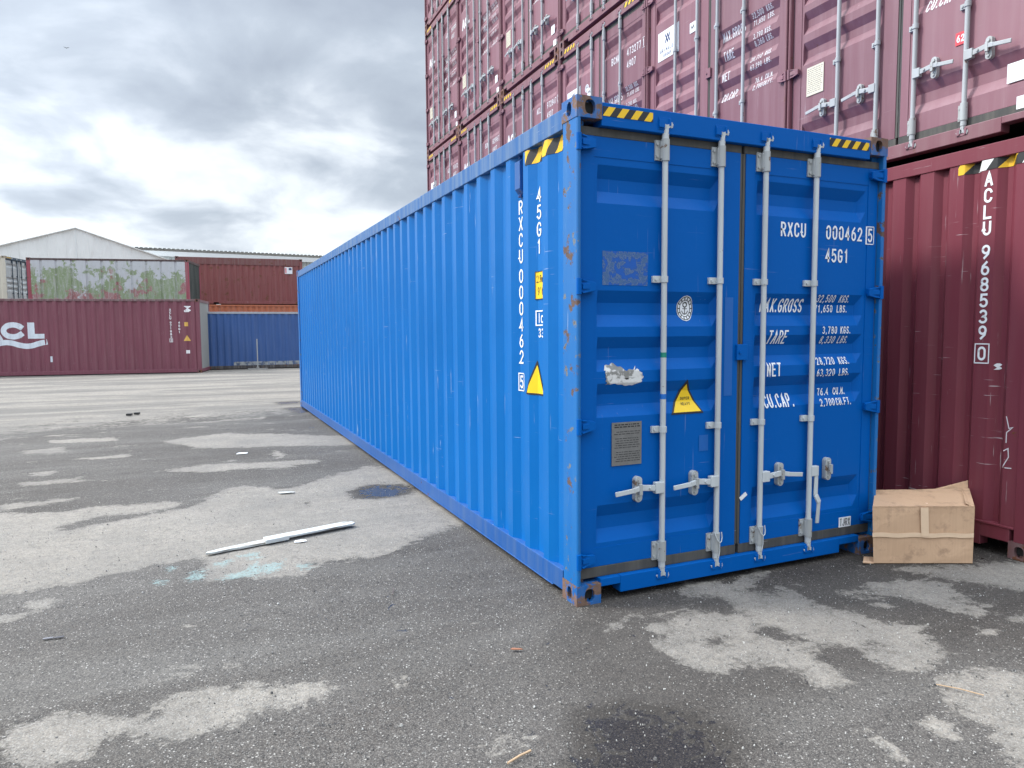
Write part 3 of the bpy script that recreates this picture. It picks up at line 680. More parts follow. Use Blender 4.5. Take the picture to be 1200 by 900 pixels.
# far: long dark tyre-worn bands
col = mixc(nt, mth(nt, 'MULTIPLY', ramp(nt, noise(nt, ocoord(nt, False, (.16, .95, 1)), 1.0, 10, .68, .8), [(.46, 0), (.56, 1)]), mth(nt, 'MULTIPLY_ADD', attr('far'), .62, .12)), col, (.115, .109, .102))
tm = ramp(nt, mth(nt, 'ADD', attr('teal'), mth(nt, 'MULTIPLY', mth(nt, 'ADD', mth(nt, 'SUBTRACT', n3, .5), mth(nt, 'MULTIPLY', mth(nt, 'SUBTRACT', n2, .5), 1.3)), 1.3)), [(.46, 0), (.62, .62)])
col = mixc(nt, mth(nt, 'MULTIPLY', tm, ramp(nt, sc1.outputs[0], [(.15, .3), (.4, 1)])), col, (.23, .335, .33))
wv = mth(nt, 'ADD', attr('wet'), mth(nt, 'ADD', mth(nt, 'MULTIPLY', mth(nt, 'SUBTRACT', noise(nt, oc, 9, 5, .55, 1.2), .5), 2.2), mth(nt, 'MULTIPLY', mth(nt, 'SUBTRACT', n1, .5), .6)))
wm = ramp(nt, wv, [(.44, 0), (.50, 1)])
damp = ramp(nt, mth(nt, 'ADD', attr('wet'), mth(nt, 'MULTIPLY', mth(nt, 'SUBTRACT', n2, .5), .5)), [(.10, 0), (.3, .55)])
col = mixc(nt, mth(nt, 'MAXIMUM', mth(nt, 'MULTIPLY', wm, .85), damp), col, mixc(nt, 1.0, col, (.42, .40, .38), 'MULTIPLY'))
nt.links.new(col, b.inputs['Base Color'])
nt.links.new(mth(nt, 'MULTIPLY_ADD', wm, -.62, .86), b.inputs['Roughness'])
nt.links.new(mth(nt, 'MULTIPLY_ADD', wm, .30, .25), b.inputs['Specular IOR Level'])
h = mth(nt, 'ADD', mth(nt, 'MULTIPLY', mth(nt, 'SUBTRACT', 1.0, v1.outputs['Distance']), .7), mth(nt, 'MULTIPLY', sc2.outputs[0], .35))
h = mth(nt, 'ADD', h, mth(nt, 'MULTIPLY', n3, .8))
h = mth(nt, 'MULTIPLY', h, mth(nt, 'MULTIPLY_ADD', wm, -.9, 1.0))
bump(nt, b, h, .8, .006)
me.materials.append(m)
g = bpy.data.objects.new('ground', me); C.objects.link(g); tag(g, kind='structure')

# ================================================================ blue container
mb_ = dict(wall=M['blue'], side=M['blue_side'], post=M['blue_post'], rail=M['blue_toprail'], lowrail=M['blue_rail'], cast=M['blue_cast'],
           door=M['blue'], rail2=M['blue'], gasket=M['rubber'], galv=M['galv'], haz=M['haz_front'])
blue, ld, rd = door_container('shipping_container', mb_, True)
tag(blue, 'bright blue long shipping container in the foreground with its locked doors facing the viewer', 'shipping container')
sw = [c for c in kids(blue) if c.name.startswith('side_wall')][0]
spec_marks(rd, M['white'], dmap(), 'RXCU', '000462', '5', '45G1', BROWS)
# hazard tape, on the side across the folds
t = MB(); rows(t, lambda z: (.205, .70), 2.655, 2.745, 3, 40, side_map()); t.build('hazard_stripe', M['haz_side'], sw, flip=True)
t = MB(); sm_ = side_map()
def sm2(y, z, e=0): return sm_(1.64-y, z, e)         # seen from the left: reading direction runs towards the doors (-y)
def vtext(mb, s, yc, z, h, w, gap, st, **k):
    text(mb, s, 1.64-yc-w/2, z-h, h, w, gap, st, sm2, vertical=True, maxl=.012, **k)
vtext(t, 'RXCU', .848, 2.465, .092, .058, .0155, .0125)
vtext(t, '000462', .848, 2.012, .092, .058, .0165, .0125)
vtext(t, '5', .848, 1.298, .088, .050, .01, .0125); frame_box(t, 1.64-.848-.036, 1.64-.848+.036, 1.196, 1.312, .007, sm2); t.build('container_number', M['white'], sw); t = MB()
vtext(t, '45G1', .570, 2.500, .092, .058, .0155, .0125); t.build('size_code', M['white'], sw); t = MB()
frame_box(t, 1.64-.607, 1.64-.500, 1.635, 1.725, .008, sm2)
text(t, 'I', 1.64-.590, 1.648, .064, .03, .005, .010, sm2, maxl=.012); text(t, 'C', 1.64-.550, 1.648, .050, .036, .005, .010, sm2, maxl=.012)
text(t, '33', 1.64-.585, 1.555, .060, .034, .010, .010, sm2, maxl=.012)
t.build('approval_mark', M['white'], sw)
t = MB(); rows(t, lambda z: (.500, .612), 1.800, 1.975, 3, 10, side_map()); y_ = t.build('height_sticker', M['yellow'], sw, flip=True)
t = MB(); text(t, '2.9m', 1.64-.602, 1.905, .048, .020, .0045, .006, lambda a, b, e=0: sm2(a, b, e+.001), maxl=.01)
text(t, "9'6", 1.64-.592, 1.825, .052, .024, .005, .006, lambda a, b, e=0: sm2(a, b, e+.001), maxl=.01)
frame_box(t, 1.64-.611, 1.64-.501, 1.801, 1.974, .005, lambda a, b, e=0: sm2(a, b, e+.001)); t.build('sticker_print', M['black'], y_)
def tri_ext(cx, w, z0, h, skew=0):
    def f(z):
        k = max(0.0, 1-(z-z0)/h); c = cx+skew*(z-z0)/h; return (c-w/2*k, c+w/2*k)
    return f
t = MB(); rows(t, tri_ext(.60, .205, 1.185, .225), 1.185, 1.41, 20, 24, side_map(.0025)); k_ = t.build('warning_sticker', M['black'], sw, flip=True)
t = MB(); rows(t, tri_ext(.60, .172, 1.196, .182), 1.196, 1.378, 20, 24, side_map(.0035)); t.build('sticker_face', M['yellow'], k_, flip=True)
# side ventilator
v = MB(); yv = .838; v.prism([(.046,2.50),(.016,2.535),(.016,2.71),(.046,2.73)], 1, yv-.040, yv+.040)
v.box(.030,.046, yv-.018, yv+.018, 2.482, 2.4995); v.cyl((.030,yv,2.49),(.024,yv,2.49),.008,8); v.cyl((.040,yv,2.742),(.030,yv,2.742),.010,8)
v.build('ventilator', M['blue_rail'], sw, .002)
# door stickers
dm = dmap(.0028); dm2 = lambda x, z, e=0: dm(x, z, e+.0012)
t = MB(); x0, z0 = cv((.650, 1.087)); rows(t, tri_ext(x0+.121, .246, z0, .215, -.002), z0, z0+.215, 26, 14, dm); k_ = t.build('warning_sticker', M['black'], ld)
t = MB(); rows(t, tri_ext(x0+.121, .208, z0+.012, .172), z0+.012, z0+.184, 26, 14, dm2); y_ = t.build('sticker_face', M['yellow'], k_)
t = MB(); dm3 = lambda x, z, e=0: dm(x, z, e+.0024)
text(t, 'SUPER', x0+.088, z0+.085, .018, .011, .0035, .0028, dm3); text(t, 'HEAVY', x0+.088, z0+.052, .018, .011, .0035, .0028, dm3); t.build('sticker_print', M['black'], y_)
cx, cz = cv((.765, 1.729)); rr = .068
def circ(cx, cz, r, rz=None):
    rz = rz or r
    return lambda z: (cx-r*math.sqrt(max(0, 1-((z-cz)/rz)**2)), cx+r*math.sqrt(max(0, 1-((z-cz)/rz)**2)))
t = MB(); rows(t, circ(cx, cz, .060, .078), cz-.078, cz+.078, 26, 10, dm); e_ = t.build('emblem_sticker', M['white'], ld)
t = MB()
ribbon(t, [(cx+.054*math.cos(R(a)), cz+.070*math.sin(R(a))) for a in range(0, 361, 12)], .005, dm2, .012)
ribbon(t, [(cx+.038*math.cos(R(a)), cz+.050*math.sin(R(a))) for a in range(0, 361, 12)], .004, dm2, .012)
for i in range(14):
    a = R(i*360/14); ribbon(t, [(cx+.041*math.cos(a), cz+.054*math.sin(a)), (cx+.050*math.cos(a), cz+.065*math.sin(a))], .006, dm2, .012)
ribbon(t, [(cx, cz-.034), (cx, cz+.006)], .005, dm2, .01); ribbon(t, [(cx-.022, cz-.016), (cx-.012, cz-.032), (cx, cz-.036), (cx+.012, cz-.032), (cx+.022, cz-.016)], .005, dm2, .01)
ribbon(t, [(cx-.016, cz-.002), (cx+.016, cz-.002)], .004, dm2, .01)
ribbon(t, [(cx+.014*math.cos(R(a)), cz+.022+.014*math.sin(R(a))) for a in range(0, 361, 30)], .007, dm2, .01)
t.build('sticker_print', M['black'], e_)
x0, z0 = cv((.228, .808)); t = MB().box(x0, x0+.208, YF-.0065, YF-.0035, z0, z0+.258); p_ = t.build('data_plate', M['plate'], ld)
t = MB(); random.seed(3)
for i in range(17):
    z = z0+.240-i*.0135; 
    if i in (2, 5, 11): continue
    a = x0+.014+(random.random()*.02); 
    while a < x0+.19:
        l = random.uniform(.006, .03); t.box(a, min(a+l, x0+.196), YF-.0072, YF-.0066, z, z+(.007 if i < 2 else .0035)); a += l+.006
t.build('plate_print', M['black'], p_)
# torn white sticker, with the grey glue showing
m, nt, b = newmat('torn_sticker'); oc = ocoord(nt)
nn = noise(nt, oc, 14, 6, .6)
nt.links.new(ramp(nt, nn, [(.40, (.66,.66,.64)), (.50, (.60,.59,.57)), (.54, (.25,.245,.23)), (.66, (.20,.20,.19))]), b.inputs['Base Color']); b.inputs['Roughness'].default_value = .8
x0, z0 = cv((.182, 1.283))
def torn(z):
    k = (z-z0)/.112; j = .006*math.sin(z*260)+.004*math.sin(z*613)
    return (x0+.012-.012*k+j, x0+.238+.028*math.sin(k*5)+j*1.4)
def dtorn(x, z, e=0):
    k = (x-x0)/.26; zz = z+(.020*math.sin(k*7.5)+.006*math.sin(k*31))*(1 if z > z0+.05 else .35)
    return dm(x, zz, e)
t = MB(); rows(t, torn, z0, z0+.105, 14, 26, dtorn); t.build('torn_sticker', m, ld)
# ghost of a removed sticker
m, nt, b = newmat('sticker_ghost'); oc = ocoord(nt, False)
nn = noise(nt, oc, 26, 9, .72); 
sg = N(nt, 'ShaderNodeSeparateXYZ'); nt.links.new(oc, sg.inputs[0])
x0, z0 = cv((.165, 1.858))
ex = mth(nt, 'ABSOLUTE', mth(nt, 'DIVIDE', mth(nt, 'SUBTRACT', sg.outputs[0], x0+.155), .155)); ez = mth(nt, 'ABSOLUTE', mth(nt, 'DIVIDE', mth(nt, 'SUBTRACT', sg.outputs[2], z0+.0975), .0975))
em = ramp(nt, mth(nt, 'MAXIMUM', ex, ez), [(.45, 0), (.78, .12), (.93, .05)])
nt.links.new(ramp(nt, mth(nt, 'ADD', nn, em), [(.50, (.0,.085,.40)), (.545, (.005,.07,.28)), (.58, (.14,.20,.27)), (.61, (.005,.08,.30)), (.66, (.05,.12,.26))]), b.inputs['Base Color']); b.inputs['Roughness'].default_value = .6
x0, z0 = cv((.165, 1.858)); t = MB(); rows(t, lambda z: (x0, x0+.31), z0, z0+.195, 4, 6, dmap(.0015)); t.build('sticker_residue', m, ld)
m, nt, b = newmat('glue_trace'); nt.links.new(mixc(nt, noise(nt, ocoord(nt, False), 30, 5, .7), (.0,.095,.39), (.005,.115,.40)), b.inputs['Base Color'])  # faint glue left on the door paint
for a, z, w_, h_, par in ((.895, 1.02-.18, .07, .10, ld), (1.05+.03, 1.18, .065, .62, ld)):
    t = MB(); rows(t, lambda zz: (a, a+w_), z, z+h_, 4, 3, lambda x, zz, e=0: (x, YF-.0065, zz) if x > 1.05 else dm(x, zz, e)); t.build('glue_mark', m, par)
# rod tapes and paper scrap, small label
MB().cyl((.60, .014, 1.435), (.60, .014, 1.465), .0183, 14).build('rod_tape', plain('green_tape', (.01,.22,.15)), ld)
MB().cyl((.60, .014, 1.185), (.60, .014, 1.215), .0183, 14).build('rod_tape', plain('blue_tape', (.01,.14,.5)), ld)
t = MB().bar((1.225, .036, .50), (1.275, .034, .535), .026, .0015); t.build('paper_scrap', M['paper'], rd)
x0, z0 = cv((2.066, .222)); t = MB().box(x0, x0+.115, YF-.0055, YF-.0032, z0, z0+.070); l_ = t.build('label_plate', M['white'], rd)
t = MB(); text(t, 'TJRX', x0+.008, z0+.008, .054, .020, .006, .005, lambda a, c, e=0: (a, YF-.0065-e, c)); t.build('label_print', M['black'], l_)

# ================================================================ maroon stack on the right, doors facing the blue container
SX, STH, SY0, SP, FX = 3.126, .0069, -2.9597, 2.317, .945
mm_ = dict(wall=M['mar'], side=M['mar'], post=M['mar_rail'], rail=M['mar_rail'], lowrail=M['mar_rail'], cast=M['mar_cast'],
           door=M['mar'], rail2=M['mar_rail'], gasket=M['rubber'], galv=M['galv_dull'], haz=M['haz_front'])
def stack_place(o, k, tier):      # column k spans k..k+1 pitches from the near end
    s = (k+1)*SP-.006
    o.location = (SX+math.sin(STH)*s, SY0+math.cos(STH)*s, 2.9*tier+.002)
    o.rotation_euler = (0, 0, -math.pi/2-STH); o.scale = (FX, 1, 1)
proto, pl, pr_ = door_container('shipping_container', mm_)
def u(x): return x/FX
def white_circle(par, x, z, r=.055):
    t = MB(); rows(t, circ(x, z, r), z-r, z+r, 14, 8, dm); o = t.build('emblem_sticker', M['white'], par)
    t = MB(); ribbon(t, [(x+r*.7*math.cos(R(a)), z+r*.7*math.sin(R(a))) for a in range(0, 361, 30)], .008, dm2, .02)
    ribbon(t, [(x, z-r*.4), (x, z+r*.4)], .01, dm2, .02); ribbon(t, [(x-r*.35, z+.01), (x+r*.35, z+.01)], .01, dm2, .02); t.build('sticker_print', M['black'], o)
def grimaldi(par):
    a, b, z0, z1 = u(.195), u(.60), 1.885, 2.215
    t = MB(); rows(t, lambda z: (a, b), z0, z1, 3, 6, dmap(.0045)); o = t.build('logo_sign', M['paper'], par)
    mp = lambda x, z, e=0: dmap(.0062)(x, z, e); t = MB(); nav = M['navy']
    text(t, 'GRIMALDI', a+.045, z0+.085, .042, .026, .014, .006, mp); text(t, 'GROUP', a+.115, z0+.028, .034, .023, .012, .005, mp)
    for dx in (0, .045):
        ribbon(t, [(a+.15+dx, 2.07), (a+.20+dx, 2.16)], .016, mp); ribbon(t, [(a+.15+dx, 2.16), (a+.20+dx, 2.07)], .016, mp)
    t.build('sign_print', nav, o)
    t = MB().box(u(.80), u(.90), YF-.0065, YF-.0035, 1.995, 2.105); o = t.build('small_sticker', M['paper'], par)
    t = MB(); mp2 = lambda x, z, e=0: (x, YF-.0075-e, z)
    ribbon(t, [(u(.82), 2.03), (u(.835), 2.065), (u(.85), 2.04), (u(.865), 2.07), (u(.88), 2.035)], .01, mp2); t.build('sticker_print', M['black'], o)
M['navy'] = plain('navy_print', (.03, .05, .14), .5)
M['pinkwhite'] = plain('chalky_white_lettering', (.66, .64, .66), .6, 0, .1, 50)
def acl_sign(par):
    # bold white letters over a wave
    mp = dmap(.003); t = MB(); a = u(.20); z = 1.98
    bold(t, 'ACL', a, z, .17, mp)
    t.build('company_letters', M['pinkwhite'], par)
def bold(t, s, x, z, h, mp):
    w = h*.95; st = h*.30
    for ch in s:
        if ch == 'A':
            ribbon(t, [(x+st*.4, z), (x+w*.5, z+h*.96)], st, mp); ribbon(t, [(x+w*.5, z+h*.96), (x+w-st*.2, z)], st, lambda a, b, e=0: mp(a, b, e+.0006)); ribbon(t, [(x+w*.25, z+h*.28), (x+w*.8, z+h*.28)], st*.6, lambda a, b, e=0: mp(a, b, e+.0012)); x += w*1.02
        elif ch == 'C':
            ribbon(t, arcm(x+w*.52, z+h*.5, w*.5-st/2, h*.52-st/2, 42, 318), st, mp); x += w*1.06
        elif ch == 'L':
            t.add([mp(x, z, .001), mp(x+st, z, .001), mp(x+st, z+h, .001), mp(x, z+h, .001)], [(0,1,2,3)]); t.add([mp(x+st, z, .001), mp(x+w*.85, z, .001), mp(x+w*.85, z+h*.28, .001), mp(x+st, z+h*.28, .001)], [(0,1,2,3)]); x += w
def arcm(cx, cy, rx, ry, a0, a1, n=22): return arc(cx, cy, rx, ry, a0, a1, n)
def data_plate(par, mat='cream_plate', x=.20, z=.80, w_=.19, h_=.25):
    t = MB().box(u(x), u(x+w_), YF-.0065, YF-.0035, z, z+h_); p = t.build('data_plate', M[mat], par)
    t = MB()
    for i in range(13):
        a = u(x)+.012
        while a < u(x+w_)-.03:
            l = random.uniform(.008, .035); t.box(a, min(a+l, u(x+w_)-.012), YF-.0072, YF-.0066, z+h_-.022-i*.017, z+h_-.018-i*.017); a += l+.007
    t.build('plate_print', plain('brown_print', (.12,.10,.08)), p)
def stickers(par):
    for x, z, w_, h_ in ((1.98, .36, .115, .13), (2.05, .17, .10, .085)):
        MB().box(u(x), u(x+w_), YF-.0062, YF-.0032, z, z+h_).build('paper_sticker', M['paper'], par)
prefix = ['ACLU', 'BCNU']
mesh_marks = {}
cols = {1: 'nearest the photographer', 2: 'second from the near end', 3: 'third from the near end', 4: 'fourth from the near end', 5: 'fifth from the near end', 6: 'at the far left end of the stack'}
colw = {1: 'column nearest the viewer', 2: 'second nearest column', 3: 'third nearest column', 4: 'fourth nearest column', 5: 'next-to-last column', 6: 'last column at the left edge'}
tiers = {1: 'second', 2: 'third', 3: 'fourth'}
nums = {(1,1): ('ACLU', '968417', '2'), (2,1): ('BCNU', '471093', '6'), (3,1): ('BCNU', '473277', '1'), (4,1): ('ACLU', '972847', '0')}
special = {(1,1): 'with red 62 sticker', (2,1): 'with big white logo sign', (3,1): 'numbered 473277'}
KIDS[proto.name] = kids(proto)
random.seed(11); first = True
plan = [(k, t_) for t_ in (1, 2, 3) for k in range(1, 7) if not (t_ == 3 and k < 4) and not (t_ == 2 and k == 1)]
copies = []
for k, t_ in plan:
    copies.append((k, t_, proto if first else copy_tree(proto))); first = False
for k, t_, o in copies:
    stack_place(o, k, t_)
    dl, dr = [c for c in C.objects if c.parent == o and c.name.startswith('door') and len(c.name.split('.')[0]) == 4]
    if dl.data.vertices[0].co.x > 1: dl, dr = dr, dl
    ow, nu_, ck = nums.get((k, t_)) or (random.choice(prefix), '%06d' % random.randint(470000, 979999), str(random.randint(0, 9)))
    spec_marks(dr, M['pinkwhite'], dmap(), ow, nu_, ck, '4907', SROWS)
    if k in (2, 3, 6) and t_ == 1 or (k+t_) % 3 == 0 and t_ > 1: grimaldi(dl)
    elif k != 1: acl_sign(dl)
    if k != 2 or t_ != 1: white_circle(dl, u(.78), 1.72+.4*(k == 3 and t_ == 1))
    data_plate(dl)
    if (k, t_) == (1, 1) or random.random() < .6: stickers(dr)
    if (k, t_) == (1, 1):
        tt = MB().box(u(1.60), u(1.675), YF-.0062, YF-.0032, .745, .835); q_ = tt.build('number_sticker', M['redfilm'], dr)
        tt = MB(); text(tt, '62', u(1.61), .765, .050, .026, .008, .008, lambda a, c, e=0: (a, YF-.0072-e, c)); tt.build('sticker_print', M['white'], q_)
    lb = special.get((k, t_))
    tag(o, (('maroon container %s, second tier, %s' % (lb, colw[k])) if lb else 'maroon container in the stack, %s tier up, %s' % (tiers[t_], colw[k])), 'shipping container', 'maroon containers stacked with their doors facing the yard')

# bottom tier turned round: bulkhead ends face the yard
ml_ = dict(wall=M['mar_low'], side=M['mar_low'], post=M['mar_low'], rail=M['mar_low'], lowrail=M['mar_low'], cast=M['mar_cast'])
def bulk_container(name, m, L=L):
    root = empty(name); k = lambda n: m.get(n, m['wall'])
    frame_parts(root, m, L, front='wall'); bulkhead(root, k, 0, 1)
    return root
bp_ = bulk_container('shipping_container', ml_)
fm = lambda x, z, e=0: (x, .015+fwall(x+.124)-.003-e, z)
KIDS[bp_.name] = kids(bp_)
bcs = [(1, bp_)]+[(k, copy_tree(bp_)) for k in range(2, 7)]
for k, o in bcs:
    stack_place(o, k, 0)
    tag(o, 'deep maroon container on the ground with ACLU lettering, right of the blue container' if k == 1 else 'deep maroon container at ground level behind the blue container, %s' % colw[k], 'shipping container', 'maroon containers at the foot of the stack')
ew = [c for c in C.objects if c.parent == bp_ and c.name.startswith('end_wall')]
ew = min(ew, key=lambda c: c.data.vertices[0].co.y)
t = MB(); zt = 2.725-.005
def vt2(s, zt, gap=.012):
    for ch in s:
        text(t, ch, u(1.905)-.032, zt-.100, .100, .062, 0, .0165, fm, maxl=.015); zt -= .1135
    return zt
zt = vt2('ACLU', 2.655+.03); zt -= .052
zt = vt2('968539', zt); zt -= .035
vt2('0', zt); frame_box(t, u(1.905)-.052, u(1.905)+.052, zt-.118, zt+.018, .008, fm)
t.build('container_number', M['white'], ew)
t = MB(); rows(t, lambda z: (u(1.68), u(2.16)), 2.700, 2.772, 2, 50, fm); t.build('hazard_stripe', M['haz_bw'], ew)
t = MB(); rng = random.Random(5)
for zz, a in ((.88, 2.10), (.72, 2.08)):
    pass
ribbon(t, [(u(2.095), .98), (u(2.115), .90), (u(2.14), .91), (u(2.10), .87), (u(2.10), .80)], .007, fm, .02)
ribbon(t, [(u(2.085), .74), (u(2.115), .76), (u(2.12), .70), (u(2.08), .62), (u(2.14), .625)], .007, fm, .02)
t.build('chalk_marks', M['pinkwhite'], ew)
t = MB(); rows(t, lambda z: (u(2.0)-.014-.008*math.sin(z*190), u(2.0)+.016+.01*math.sin(z*260)), 1.30, 1.345, 6, 5, fm); t.build('paint_splash', M['paper'], ew)

# ================================================================ background row
def plain_container(name, m, L, Hh, pitch=CP, flat=.073, slope=.067, depth=.036, topband=0, lowband=None):
    """long side faces -y, x runs along the length"""
    root = empty(name); Wd = 2.438
    k = lambda n: m.get(n, m['wall'])
    fn = lambda y: cside(y, L/2, pitch, flat, slope, depth, .012)
    for s, y0 in ((1, 0), (-1, Wd)):
        w = MB(); corr_wall(w, .1, L-.1, .16, Hh-.08-topband, fn, L/2, pitch, flat, slope, s < 0, place=lambda d, x, z: (x, y0+s*d, z))
        w.build('side_wall', k('side'), root)
        a, b = sorted((y0+s*.004, y0+s*.07)); MB().box(.162, L-.162, a, b, Hh-.10-topband, Hh-.015).build('top_rail', k('rail'), root, .006)
        r = MB(); r.box(.162, L*.28, a, b, .03, .165) if lowband is None else None
        if lowband is None: r.box(L*.32, L-.162, a, b, .03, .165); r.box(L*.28, L*.32, a, b, .11, .165)
        else: r.box(.162, L-.162, a, b, .03, .165)
        r.build('bottom_rail', k('low'), root, .006)
    for x0, sx in ((0, 1), (L, -1)):
        xa, xb = sorted((x0+sx*.004, x0+sx*.15))
        for ya, yb in ((.004, .12), (Wd-.12, Wd-.004)): MB().box(xa, xb, ya, yb, .118, Hh-.118).build('corner_post', k('post'), root, .006)
        xa, xb = sorted((x0+sx*.02, x0+sx*.05)); e = MB()
        corr_wall(e, .12, Wd-.12, .12, Hh-.1, lambda y: cside(y, 1.2, .25, .11, .05, .04, 0), 1.2, .25, .11, .05, sx > 0, place=lambda d, y, z: (x0+sx*(.02+d), y, z))
        e.build('end_wall', k('end'), root)
        xa, xb = sorted((x0+sx*.006, x0+sx*.08)); MB().box(xa, xb, .162, Wd-.162, Hh-.12, Hh-.02).build('end_header', k('rail'), root, .005); MB().box(xa, xb, .162, Wd-.162, .03, .16).build('end_sill', k('low'), root, .005)
        for y0, sy in ((0, 1), (Wd, -1)):
            for z0, sz in ((0, 1), (Hh, -1)):
                a, h = casting2(x0, sx, y0, sy, z0, sz); o = a.build('corner_casting', k('cast'), root); h.build('casting_shade_block', M['dark'], o)
    MB().box(.03, L-.03, .03, Wd-.03, Hh-.05, Hh-.03).build('roof', k('rail'), root)
    MB().box(.1, L-.1, .1, Wd-.1, .10, .15).build('floor', M['dark'], root)
    return root
def casting2(x0, sx, y0, sy, z0, sz):
    return casting(x0, sx, y0, sy, z0, sz)
def put(o, x, y, z, deg, lab, cat='shipping container', grp=None):
    o.location = (x, y, z); o.rotation_euler = (0, 0, R(deg)); return tag(o, lab, cat, grp)
def along(x, y, deg, d): return (x+math.cos(R(deg))*d, y+math.sin(R(deg))*d)

mf = dict(wall=M['mar_far'], rail=paint('grey_maroon_rail', (.15,.075,.085), .6, .35, .4, .5), end=paint('grey_door_end', (.26,.27,.26), .6, .3, .3, .5), cast=M['mar_cast'])
mf['post'] = mf['wall']
AD = -9.5
acl = plain_container('shipping_container', mf, 12.192, 2.94, .325, .10, .062, .040)
ax, ay = along(-1.88, 27.45, AD, -12.192)
put(acl, ax, ay, 0, AD, 'maroon long container with big white ACL letters at the left edge of the yard')
asw = min([c for c in kids(acl) if c.name.startswith('side_wall')], key=lambda c: c.data.vertices[0].co.y)
LA = 12.192
afn = lambda x: cside(x, LA/2, .325, .10, .062, .040, .012)
am = lambda x, z, e=0: (x, afn(x)-.004-e, z)
o0 = LA-7.05   # local x of the reference point at the left picture edge
t = MB(); h = .62; z = 1.42
bold(t, 'ACL', o0-.62, z, h, lambda a, b, e=0: (a, .006-e, b)) if False else None
def sub_ribbon(pts, w): ribbon(t, pts, w, am, .018)
st = .215
sub_ribbon([(o0-.66, 1.42), (o0-.26, 2.02)], st); sub_ribbon([(o0-.26, 2.02), (o0+.02, 1.42)], st); sub_ribbon([(o0-.5, 1.60), (o0-.0, 1.60)], .13)
sub_ribbon(arc(o0+.50, 1.72, .315, .225, 38, 322, 30), .20)
for a_, b_, c_, d_ in ((.99, 1.22, 1.42, 2.03), (1.22, 1.54, 1.42, 1.60)):
    rows(t, lambda zz: (o0+a_, o0+b_), c_, d_, 2, 30, am)
wv = []
for i in range(41):
    x = o0-.75+i*.0575; zz = 1.21+.075*math.sin((x-o0)*4.6+.4)
    wv.append((x, zz))
ribbon(t, wv, .20, am, .018)
rows(t, lambda zz: (o0+1.71-.02, o0+1.71+.05), .52, .74, 2, 3, am)
t.build('company_letters', M['logo'], asw)
t = MB(); x_ = o0+5.93; zt = 2.56
for ch in 'ACLU 971883':
    if ch != ' ': text(t, ch, x_, zt-.09, .09, .065, 0, .018, am)
    zt -= .113 if ch != ' ' else .06
frame_box(t, x_-.02, x_+.085, zt-.13, zt+.0, .016, am); text(t, '2', x_, zt-.11, .085, .065, 0, .018, am)
t.build('container_number', M['white'], asw); t = MB()
x_ = o0+6.24; zt = 2.05
for ch in '45G1': text(t, ch, x_, zt-.09, .09, .065, 0, .018, am); zt -= .125
t.build('size_code', M['white'], asw); t = MB()
rows(t, lambda zz: (o0+6.50, o0+6.63), .78, .91, 2, 6, am); t.build('paper_sticker', M['white'], asw); t = MB()
rows(t, lambda zz: (o0+6.52+.05*math.sin(zz*30), o0+6.68+.05*math.sin(zz*41)), 2.42, 2.66, 14, 6, am)
t.build('paint_splash', M['white'], asw)
t = MB(); rows(t, lambda zz: (o0+6.47, o0+6.60), 1.86, 2.02, 2, 6, am); rows(t, tri_ext(o0+6.55, .26, 1.28, .23), 1.28, 1.51, 8, 8, am); t.build('warning_sticker', paint('faded_yellow', (.72,.45,.10), .5, 0, .1, .1), asw)

m2 = dict(wall=paint('dull_blue_paint', (.032,.092,.27), .5, .12, .3, .22, (.14,.19,.30)), low=paint('shade_dark_rail', (.045,.04,.042), .8, .5, .2, .5), rail=paint('pale_rail', (.34,.37,.42), .6, .2, .2, .4), cast=M['mar_cast'])  # bottom rail coloured near black to stand for the shade and blocks underneath
m2['post'] = m2['wall']
bb = plain_container('shipping_container', m2, 12.192, 2.50, .279, lowband=1)
put(bb, -1.95, 29.42, 0, -1.5, 'dull blue container with a shade-dark bottom rail standing at the back of the yard')
bsw = min([c for c in kids(bb) if c.name.startswith('side_wall')], key=lambda c: c.data.vertices[0].co.y)
bfn = lambda x: cside(x, 6.096, .279, .073, .067, .036, .012)
m, nt, b = newmat('scraped_strip'); nt.links.new(ramp(nt, noise(nt, ocoord(nt, False), 5, 7, .65), [(.42, (.10,.13,.19)), (.52, (.30,.32,.33))]), b.inputs['Base Color']); b.inputs['Roughness'].default_value = .8
t = MB(); rows(t, lambda zz: (1.35, 11.8), .17, .33, 2, 260, lambda x, z, e=0: (x, bfn(x)-.003, z)); t.build('scraped_band', m, bsw)
m3 = dict(wall=paint('orange_paint', (.46,.13,.055), .55, .35, .3, .3, (.4,.3,.25)), cast=M['mar_cast'])
AB = -4
orc = plain_container('shipping_container', m3, 12.192, 3.04, .279); put(orc, -3.55, 36.2, 0, AB, 'orange container whose top edge shows between the dull blue and the brick red ones')
m4 = dict(wall=paint('brick_red_paint', (.20,.052,.050), .6, .52, .3, .35, (.30,.16,.15), rscale=3), rail=paint('brick_red_rail', (.16,.055,.052), .6, .5, .3, .3, rscale=5), cast=M['mar_cast'])
brc = plain_container('shipping_container', m4, 6.15, 2.40, .279, topband=.26)
bx, by = -2.90, 36.20+.02
put(brc, bx, by, 3.045, AB, 'brick red rusty short container stacked on top of the orange one')
rsw = min([c for c in kids(brc) if c.name.startswith('side_wall')], key=lambda c: c.data.vertices[0].co.y)
for x in (.42, 5.25):
    t = MB().box(x, x+.38, -.002, .008, 1.62, 1.97); o = t.build('logo_sign', M['paper'], rsw)
    MB().box(x+.20, x+.34, -.006, -.0025, 1.82, 1.93).build('sign_print', M['navy'], o)
    MB().box(x+.03, x+.08, -.006, -.0025, 1.66, 1.93).build('sign_print', M['redfilm'], o)

